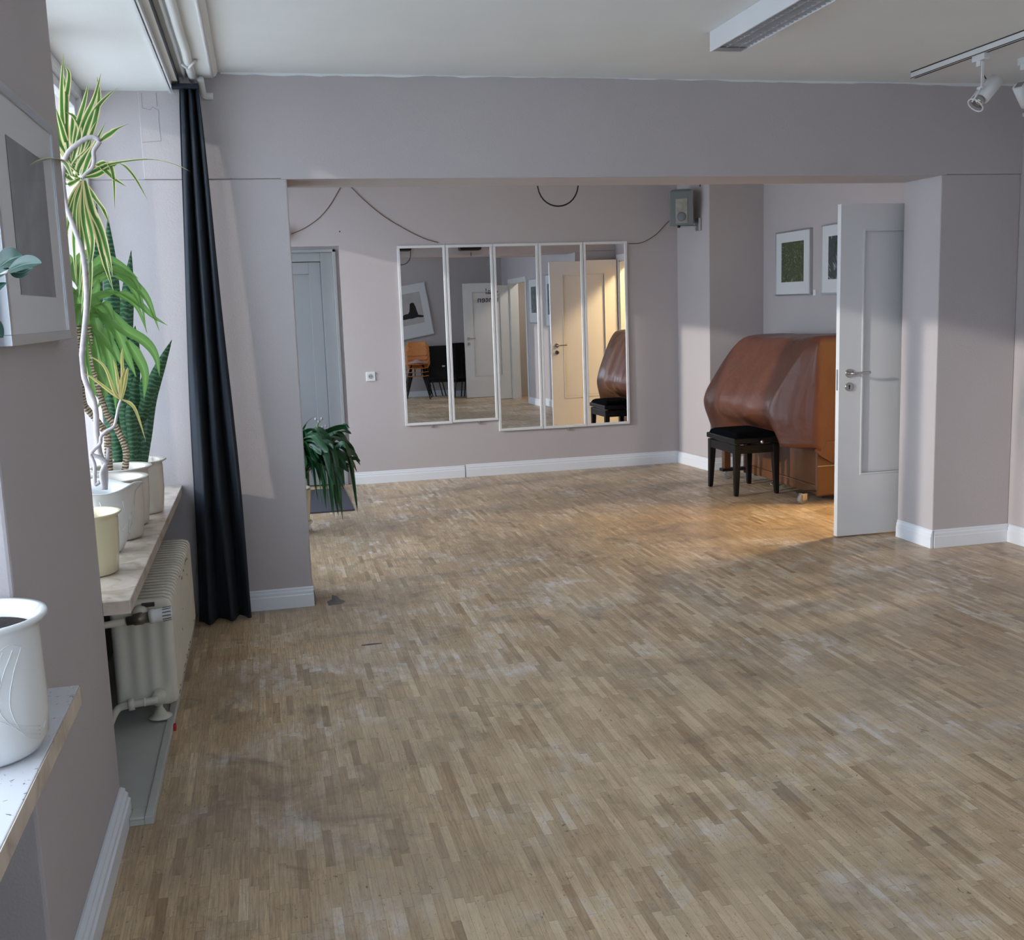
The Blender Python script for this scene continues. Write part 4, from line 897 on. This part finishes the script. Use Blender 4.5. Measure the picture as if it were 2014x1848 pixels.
# ================================================================== POTS AND PLANTS ON THE FAR SILL
SZ = .689
def pot_profile(rb, rt, h, lip=.008, wall=.007):
    return [(.001, 0), (rb * .92, 0), (rb, .006), (rb + (rt - rb) * .35, h * .45), (rt - lip * .9, h * .86), (rt - lip, h * .93), (rt, h * .975), (rt + .001, h * .99), (rt - .002, h), (rt - lip - wall, h * .975), (rt - lip - wall - .002, h * .80), (rb * .9, .10)]
def pot(t, c, rb, rt, h, mt, fn=None, lip=.008, soil=.80):
    MB().lathe(pot_profile(rb, rt, h, lip), c, 56, fn, cap=False).build('pot', mt, t, smooth=True)
    rr = rt - lip - .010
    MB().lathe([(.001, h * soil + .006), (rr * .5, h * soil + .004), (rr, h * soil)], c, 32, cap=False).build('soil', 'soil', t, smooth=True)

# 1 cream pot nearest the pier, empty of anything one can see above the rim
t1 = thing('plant_pot', (-.612, 3.735, SZ), 'plain cream flower pot on the far window sill, nearest the pier', 'flower pot')
pot(t1, (-.612, 3.735, SZ), .092, .114, .207, 'potcream', lip=.012)

# 2 white pot with wavy rim: pale bare trunks carrying the variegated crown
t2 = thing('potted_dragon_tree', (-.603, 4.06, SZ), 'dragon tree with bare pale trunks and cream striped leaves in a wavy rimmed pot', 'potted plant')
def wavy(r, z, th, k):
    if z < .12: return r, z
    f = (z - .12) / .13
    return r + f * f * .010 * sin(3 * th + .8) + .004 * f * sin(6 * th), z + f * f * .012 * sin(3 * th + 2.4)
pr2 = [(.001, 0), (.050, 0), (.060, .008), (.085, .06), (.104, .13), (.108, .18), (.112, .215), (.130, .238), (.135, .243), (.131, .246), (.104, .222), (.100, .18), (.08, .12)]
MB().lathe(pr2, (-.603, 4.06, SZ), 64, wavy, cap=False).build('pot', 'potwhite', t2, smooth=True)
MB().lathe([(.001, .20), (.096, .197)], (-.603, 4.06, SZ), 32, cap=False).build('soil', 'soil', t2, smooth=True)
rl = MB()
for a0, zz, ln in ((-.5, .17, .5), (-.8, .14, .45), (-.25, .12, .35), (-1.2, .18, .6), (.1, .15, .3)):
    pts = []
    for k in range(9):
        q = k / 8; th = a0 + ln * (q - .5); z = zz - .05 * (q - .5) - .05 * sin(q * pi); r = .0865 + (z - .06) * .26 if z < .13 else .104 + (z - .13) * .09
        pts.append((-.603 + (r + .0005) * cos(th), 4.06 + (r + .0005) * sin(th), SZ + z))
    rl.tube(pts, .0016, 6)
rl.build('leaf_relief', 'potwhite', t2, smooth=True)
def tr_(pts, Y=4.06): return smooth([at(p[0], p[1], (p[2] if len(p) > 2 else Y)) for p in pts], 40)
def trunk(t, pts, r0, r1, mt, Y=4.06):
    P = tr_(pts, Y); k = len(P)
    return MB().tube(P, [r0 + (r1 - r0) * i / (k - 1) for i in range(k)], 10).build('trunk', mt, t, smooth=True)
trunk(t2, [(206, 962), (207, 925), (196, 890), (190, 850), (189, 815), (184, 785), (171, 757), (163, 730), (161, 700), (166, 650), (170, 600), (169, 555), (163, 500), (147, 450), (131, 408), (124, 365), (125, 325), (134, 300), (150, 285), (172, 271), (188, 271), (196, 278)], .0105, .0085, 'trunkpale')
trunk(t2, [(196, 278), (190, 287), (184, 298), (185, 315), (181, 330), (170, 340), (161, 350)], .0085, .0060, 'trunkpale')
trunk(t2, [(205, 962), (200, 932), (206, 915), (211, 905), (213, 880)], .009, .006, 'trunkpale', 4.04)
trunk(t2, [(211, 912), (197, 900), (180, 893), (184, 885), (197, 872), (199, 858), (210, 847), (224, 838), (229, 820), (233, 800), (238, 786)], .008, .0045, 'trunkpale', 4.03)
trunk(t2, [(196, 948), (187, 950), (186, 915), (178, 893)], .0075, .006, 'trunkpale', 4.0)
def leaves(t, lst, wid, mt, Y=4.06, name='leaf_crown', fold=.3, side=None, sq=.85, **kw):
    mb = MB()
    for pts in lst:
        wl_ = wid
        if isinstance(pts[0], (int, float)): wl_ = pts[0]; pts = pts[1:]
        k = len(pts); P = [at(p[0], p[1], (p[2] if len(p) > 2 else Y)) for p in pts]
        P = [Vector((max(p.x, -.742), p.y, p.z)) for p in P]
        mb.leaf(P, wl_, side or tuple(CR * sq + CF * .5), fold, 16, **kw)
    return mb.build(name, mt, t, smooth=True)
K = (163, 348)
leaves(t2, [
 [(134, 310), (124, 250), (121, 180, 4.0), (125, 103, 3.96)], [(132, 305), (130, 240), (130, 180), (118, 124, 4.1)], [(134, 300), (128, 220), (136, 150), (127, 128)],
 [(140, 320), (152, 250), (166, 200), (174, 163)], [(142, 318), (165, 240), (185, 195), (199, 143, 3.95)], [(165, 300), (186, 240), (195, 190), (191, 150)],
 [(150, 322), (175, 240), (196, 205), (230, 172)], [(148, 325), (130, 280), (118, 240, 4.0), (110, 212, 3.98)], [(140, 330), (118, 280), (112, 240), (109, 215)],
 [(197, 277), (212, 266), (230, 254), (253, 243, 3.95)], [(146, 300), (142, 270), (143, 235), (142, 222)], [(148, 288), (158, 255), (145, 228), (125, 218)],
 [(160, 348), (210, 325), (290, 314, 3.95), (338, 322, 3.85), (376, 338, 3.78)],
 [(160, 350), (200, 330), (235, 322), (262, 345, 3.98), (290, 392, 3.95)], [(162, 350), (195, 330), (225, 352), (249, 367)], [(164, 346), (205, 320), (222, 340), (226, 412)],
 [(162, 350), (190, 345), (215, 330), (232, 322)], [(140, 345, 4.0), (128, 322, 3.5), (108, 313, 2.95), (80, 317, 2.75), (57, 326, 2.62)],
 [(155, 345), (130, 300), (115, 280), (108, 272)], [(155, 340), (135, 318), (118, 295), (110, 290)], [(155, 350), (130, 335), (115, 318), (108, 300)],
 [(160, 355), (140, 352), (125, 340), (112, 330)], [(160, 352), (175, 310), (190, 280), (196, 262)], [(148, 352), (160, 318), (185, 285), (208, 240)], [(132, 352), (150, 318), (172, 295), (180, 270)],
 [(162, 358), (150, 385), (138, 420), (130, 470)], [(163, 358), (160, 420), (162, 500), (155, 585)], [(165, 358), (172, 420), (182, 480), (170, 560)],
 [(166, 358), (176, 400), (195, 470), (205, 520), (215, 545)], [.03, (166, 355), (176, 400), (192, 460), (207, 520), (223, 572)], [.028, (167, 355), (180, 410), (198, 450), (212, 500), (222, 545)],
 [(162, 358), (150, 400), (145, 470), (150, 560)], [(160, 356), (146, 380), (136, 400), (131, 432)], [(160, 358), (140, 395), (133, 440), (130, 490)], [(165, 356), (186, 390), (204, 414, 3.95), (214, 438)],
 [(164, 358), (164, 430), (178, 520), (174, 640)], [(164, 360), (155, 430), (166, 540), (160, 620)],
 [(150, 330), (165, 290), (163, 250), (160, 235)], [(148, 335), (168, 300), (180, 262), (192, 235)], [(158, 350), (135, 362), (120, 355), (112, 345)]], .021, 'varieg')
leaves(t2, [[(238, 788), (241, 740), (240, 700), (241, 683)], [(238, 788), (232, 750), (228, 725), (222, 705)], [(239, 788), (246, 755), (250, 730), (251, 722)], [(238, 788), (236, 760), (243, 735), (246, 722)],
 [(236, 784), (215, 768), (185, 745), (165, 733)], [(240, 786), (258, 795), (270, 815), (287, 868)], [(238, 786), (225, 770), (205, 720), (172, 697)]], .013, 'yellowleaf', 4.03, 'sprout_leaves')

# 3 round lipped pot without a visible plant
t3 = thing('plant_pot', (-.598, 4.33, SZ), 'beige flower pot between the wavy white pot and the ringed yucca pot', 'flower pot')
pot(t3, (-.598, 4.325, SZ), .098, .134, .238, 'potgrey', lip=.026)

# 4 pot with two ringed trunks and a green arching crown
t4 = thing('potted_corn_plant', (-.60, 4.60, SZ), 'green arching leaved plant on ringed tan trunks, in the fourth pot along the sill', 'potted plant')
pot(t4, (-.603, 4.60, SZ), .098, .127, .243, 'potgrey', lip=.018)
def trunk4(pts, r): return trunk(t4, pts, r, r * .8, 'ringbark', 4.58)
trunk4([(215, 942), (214, 910), (212, 880), (210, 855), (198, 838), (185, 820), (172, 805), (164, 790), (158, 740), (154, 640)], .0155)
trunk4([(243, 942), (248, 905), (246, 880), (236, 855), (225, 835), (213, 820), (205, 800), (196, 775), (190, 745), (183, 720), (180, 690), (176, 640)], .0135)
leaves(t4, [
 [.05, (160, 560), (200, 529), (240, 538), (265, 560), (291, 590), (313, 650)], [.036, (165, 570), (205, 545), (248, 552), (268, 580), (277, 606)], [.03, (165, 560), (200, 532), (235, 536), (262, 548), (276, 580), (288, 655)],
 [.055, (165, 620), (205, 615), (245, 648), (285, 672), (306, 700), (314, 740)], [.055, (165, 630), (200, 625), (230, 650), (250, 700), (268, 742)], [.034, (165, 600), (205, 580), (240, 576), (275, 598), (300, 622), (330, 640)],
 [.03, (165, 590), (210, 576), (245, 585), (270, 605), (290, 655)], [.045, (250, 670), (270, 700), (285, 735), (283, 785)], [.05, (168, 640), (200, 655), (225, 690), (240, 720)],
 [.05, (160, 600), (150, 640), (160, 700), (172, 760)], [.055, (178, 640), (190, 680), (198, 740), (205, 800)], [.05, (178, 640), (205, 670), (222, 730), (228, 810)], [.045, (178, 650), (180, 700), (186, 760), (200, 790)],
 [.05, (158, 560), (150, 540), (142, 520), (138, 500)], [.045, (160, 580), (145, 570), (140, 610), (138, 660)], [.045, (160, 570), (150, 530), (165, 500), (188, 493)], [.04, (170, 560), (200, 510), (235, 520), (272, 548)],
 [.05, (172, 600), (200, 610), (215, 640), (222, 690)], [.04, (160, 640), (175, 600), (190, 570), (195, 545)], [.05, (165, 610), (155, 590), (144, 575), (138, 560)], [.05, (176, 640), (160, 660), (152, 700), (158, 740)],
 [.04, (182, 700), (202, 745), (208, 765), (190, 806)], [.045, (170, 630), (185, 600), (210, 600), (228, 640)], [.05, (166, 600), (150, 610), (142, 640), (150, 680)], [.05, (172, 640), (184, 620), (195, 660), (200, 710)]], .05, 'greenleaf', 4.58, 'leaf_crown', .25)

# 5 snake plant in the farthest pot
t5 = thing('potted_snake_plant', (-.565, 4.87, SZ), 'dark banded snake plant with upright sword leaves in the farthest sill pot', 'potted plant')
pot(t5, (-.568, 4.865, SZ), .100, .126, .232, 'potgrey', lip=.018)
def sn(v): return (.62 + .5 * v if v < .5 else .87 + .26 * (v - .5)) * (1 if v < .68 else max(.0, 1 - ((v - .68) / .32) ** 1.7))
leaves(t5, [
 [.075, (245, 925, 4.90), (220, 780, 4.92), (222, 600, 4.95), (212, 425, 4.97)], [.078, (238, 925, 4.94), (196, 700, 4.98), (186, 560, 5.0), (190, 398, 5.02)], [.062, (262, 925), (252, 760), (250, 620), (258, 492)],
 [.060, (270, 925, 4.85), (276, 840, 4.83), (300, 760, 4.80), (338, 668, 4.78)], [.062, (280, 925, 4.83), (288, 860, 4.83), (300, 770, 4.85), (336, 672, 4.85)], [.064, (258, 928, 4.80), (250, 840, 4.78), (243, 780, 4.77), (228, 715, 4.76)],
 [.07, (265, 925, 4.90), (262, 830), (262, 720), (266, 640)], [.066, (272, 925, 4.87), (278, 850), (286, 780), (284, 728)], [.062, (238, 925, 4.86), (228, 860, 4.86), (222, 800, 4.88), (206, 720, 4.9)],
 [.07, (250, 925, 4.95), (240, 800, 4.97), (236, 700, 4.98), (232, 600, 5.0)], [.05, (262, 925, 4.79), (262, 870, 4.78), (258, 820, 4.77), (256, 780, 4.77)], [.07, (246, 925, 4.98), (205, 760, 5.02), (170, 620, 5.05), (140, 520, 5.06)], [.06, (268, 925, 4.82), (270, 860, 4.82), (264, 800, 4.82), (268, 730, 4.82)]], .07, 'snake', 4.865, 'sword_leaves', .35, wfn=sn)

# ================================================================== NEAR SILL: WHITE EMBOSSED POT WITH A RUBBER PLANT
c6 = (-.564, 2.112, .7205)
t6 = thing('potted_rubber_plant', c6, 'large white pot with swirl relief on the near window sill, dark glossy leaves above', 'potted plant')
H6 = .272; RB, RT = .101, .131
pr6 = [(.001, 0), (.090, 0), (.104, .010), (.116, .032), (.1195, .08), (.1185, .16), (.1175, .230), (.1182, .244), (.122, .252), (.131, .259), (.1345, .265), (.132, .270), (.124, .269), (.114, .259), (.110, .242), (.105, .20), (.10, .12)]
MB().lathe(pr6, c6, 72, cap=False).build('pot', 'potwhite', t6, smooth=True)
MB().lathe([(.001, .243), (.05, .241), (.107, .238)], c6, 40, cap=False).build('soil', 'soil', t6, smooth=True)
def rad6(z):
    for (r0, z0), (r1, z1) in zip(pr6[2:10], pr6[3:11]):
        if z0 <= z <= z1: return r0 + (r1 - r0) * (z - z0) / (z1 - z0)
    return .101
rl = MB()
def swirl(pts):     # (angle offset from the camera-facing side, height)
    P = smooth([(a, 0, z) for a, z in pts], 30); out = []
    for p in P:
        th = -1.31 + p.x; r = rad6(p.z) + .0006; out.append((c6[0] + r * cos(th), c6[1] + r * sin(th), c6[2] + p.z))
    rl.tube(out, .0009, 6)
for k in range(4): swirl([(.95 - .0 * k, .035 + .008 * k), (.62 - .06 * k, .055 + .01 * k), (.42 - .17 * k, .115 + .004 * k), (.52 - .17 * k, .175), (.72 - .16 * k, .222)])
swirl([(.72, .222), (.50, .232), (.25, .215), (.12, .18)]); swirl([(.1, .225), (.25, .205), (.30, .16), (.12, .09), (.20, .03)]); swirl([(-.4, .23), (-.15, .19), (-.2, .12), (-.1, .04)]); swirl([(1.05, .05), (1.12, .06), (1.2, .058)])
rl.build('swirl_relief', 'potwhite', t6, smooth=True)
P0 = [Vector((-.60, 2.12, .93)), Vector((-.615, 2.11, 1.15)), Vector((-.60, 2.08, 1.40)), at(-70, 600, 2.06), at(-60, 470, 2.05)]
MB().tube(smooth(P0, 24), .006, 10).build('stem', 'trunkpale', t6, smooth=True)
def ov(v): return sin(pi * min(1, max(0, v)) ** .8) ** .7 if 0 < v < 1 else .02
def rleaf(mb, a, b, wd, Y, side=None, sag=8, Y2=None):
    mid = ((a[0] + b[0]) / 2, (a[1] + b[1]) / 2 - sag)
    mb.leaf([at(*a, Y), at(*mid, (Y + (Y2 or Y)) / 2), at(*b, Y2 or Y)], wd, side or tuple(CU * .8 + CF * .5), .22, 18, wfn=ov)
rb = MB()
rleaf(rb, (16, 532), (82, 517), .036, 2.02, sag=5, Y2=1.98); rleaf(rb, (20, 534), (66, 526), .030, 2.05, sag=-6)
rleaf(rb, (-2, 525), (44, 502), .055, 2.06, sag=4); rleaf(rb, (-28, 560), (20, 528), .030, 2.04, sag=4); rleaf(rb, (-30, 575), (13, 556), .028, 2.03, sag=-4)
rleaf(rb, (-40, 640), (6, 664), .04, 2.0); rleaf(rb, (-60, 520), (-110, 470), .07, 2.05); rleaf(rb, (-60, 560), (-130, 580), .07, 2.02)
rb.build('leaves', 'rubber', t6, smooth=True)
MB().tube(smooth([at(-62, 570, 2.06), at(-20, 552, 2.05), at(18, 532, 2.03)], 8), .0028, 8).build('twig', 'trunkpale', t6, smooth=True)

# ================================================================== CLIVIA ON A TROLLEY BEHIND THE PILLAR
cx, cy = .135, 7.52
t7 = thing('potted_clivia', (cx, cy, .085), 'dark green strap leaved clivia in a cream pot, peeping out behind the left pillar', 'potted plant')
MB().lathe([(.001, 0), (.105, 0), (.112, .006), (.128, .20), (.132, .215), (.132, .235), (.124, .235), (.118, .20)], (cx, cy, .088), 48, cap=False).build('pot', 'potcream', t7, smooth=True)
MB().lathe([(.001, .205), (.119, .20)], (cx, cy, .088), 32, cap=False).build('soil', 'soil', t7, smooth=True)
random.seed(21); lv_ = MB()
for k in range(105):
    a = random.uniform(-pi, pi) if k > 75 else random.uniform(-1.35, .35); R = random.uniform(.22, .46); zt = random.uniform(.34, .64) - R * .1
    th = a; ze = random.uniform(.08, .45) if k % 3 else random.uniform(.45, .70)
    d = Vector((cos(th), sin(th), 0)); b0 = Vector((cx, cy, .27)) + d * .03
    pts = [b0, b0 + d * R * .22 + Vector((0, 0, zt * .62)), b0 + d * R * .62 + Vector((0, 0, zt * .78)), b0 + d * R * .90 + Vector((0, 0, max(zt * .62, ze - .22))), b0 + d * R + Vector((0, 0, ze - .25))]
    if pts[-1].x < -.45 or (-2.0 < a < -.95 and pts[-1].z < .25): continue
    lv_.leaf(pts, random.uniform(.042, .056), tuple(d.cross(Vector((0, 0, 1)))), .25, 18, wfn=lambda v: (.8 if v < .1 else 1) * (1 - v ** 7), tw=random.choice((-1, 1)) * random.uniform(.5, 1.5))
lv_.leaf([Vector((cx + .02, cy, .3)), at(640, 852, 7.45), at(672, 872, 7.42), at(707, 892, 7.4)], .012, None, .3, 14)
lv_.leaf([Vector((cx + .02, cy, .35)), at(606, 870, 7.4), at(598, 838, 7.38), at(619, 817, 7.36)], .04, None, .3, 14)
lv_.leaf([Vector((cx + .02, cy, .35)), at(612, 880, 7.4), at(640, 855, 7.38), at(679, 842, 7.36)], .034, None, .3, 14)
lv_.build('strap_leaves', 'clivia', t7, smooth=True)
bd = MB(); 
for px_, py_ in ((621, 824), (627, 829), (633, 823), (634, 840), (641, 838), (637, 845)):
    p = at(px_, py_, 7.44); bd.tube([p + Vector((0, 0, -.008)), p, p + Vector((0, 0, .010))], [.006, .010, .005], 8)
bd.build('flower_buds', 'trunkpale', t7, smooth=True)
MB().tube(smooth([Vector((cx + .03, cy - .03, .3)), at(620, 860, 7.44), at(625, 832, 7.44)], 8), .006, 8).build('flower_stalk', 'greenleaf', t7, smooth=True)
t8 = thing('plant_trolley', (cx, cy, 0), 'dark wheeled plant trolley beneath the clivia pot', 'plant trolley')
MB().lathe([(.001, .068), (.125, .068), (.13, .074), (.13, .082), (.125, .086), (.001, .086)], (cx, cy, 0), 40, cap=False).build('board', 'potcream', t8, smooth=False)
for a in (-.9, .7, 2.3, 3.9):
    x, y = cx + .098 * cos(a), cy + .098 * sin(a)
    MB().tube([(x - .012, y, .031), (x - .011, y, .031), (x + .011, y, .031), (x + .012, y, .031)], [.024, .030, .030, .024], 20).box((x - .008, y - .01, .055), (x + .008, y + .01, .069)).build('castor_wheel', 'black', t8, smooth=True)
dl = MB().leaf([at(660, 900, 7.6), at(668, 930, 7.62), at(672, 950, 7.62), at(676, 965, 7.6)], .035, None, .3, 10)
dl.build('dry_leaf', 'orange', t7, smooth=True)

# floor stains
def stain(px_, py_, pts, label, mt='soil'):
    c = at(px_, py_, 1); d = c - CAM; p = CAM + d * (-CAM.z / d.z)
    o = MB(); vs = [(p.x + a, p.y + b, .0008) for a, b in pts]; o.add(vs, [tuple(range(len(vs)))]); return tag(o.build('floor_stain', mt), label, 'stain')
stain(658, 1182, [(-.035, -.08), (.04, -.06), (.055, -.02), (.03, .03), (.02, .10), (-.005, .13), (-.012, .04), (-.04, 0)], 'dark triangular smudge on the floor right of the left pillar', 'stain')
stain(729, 1267, [(-.045, -.010), (-.01, -.014), (.05, -.008), (.055, .004), (.02, .012), (-.04, .008)], 'short dark scuff mark on the floor ahead of the left pillar', 'stain')
for o in bpy.data.objects:
    if 'worldspace' in o: del o['worldspace']
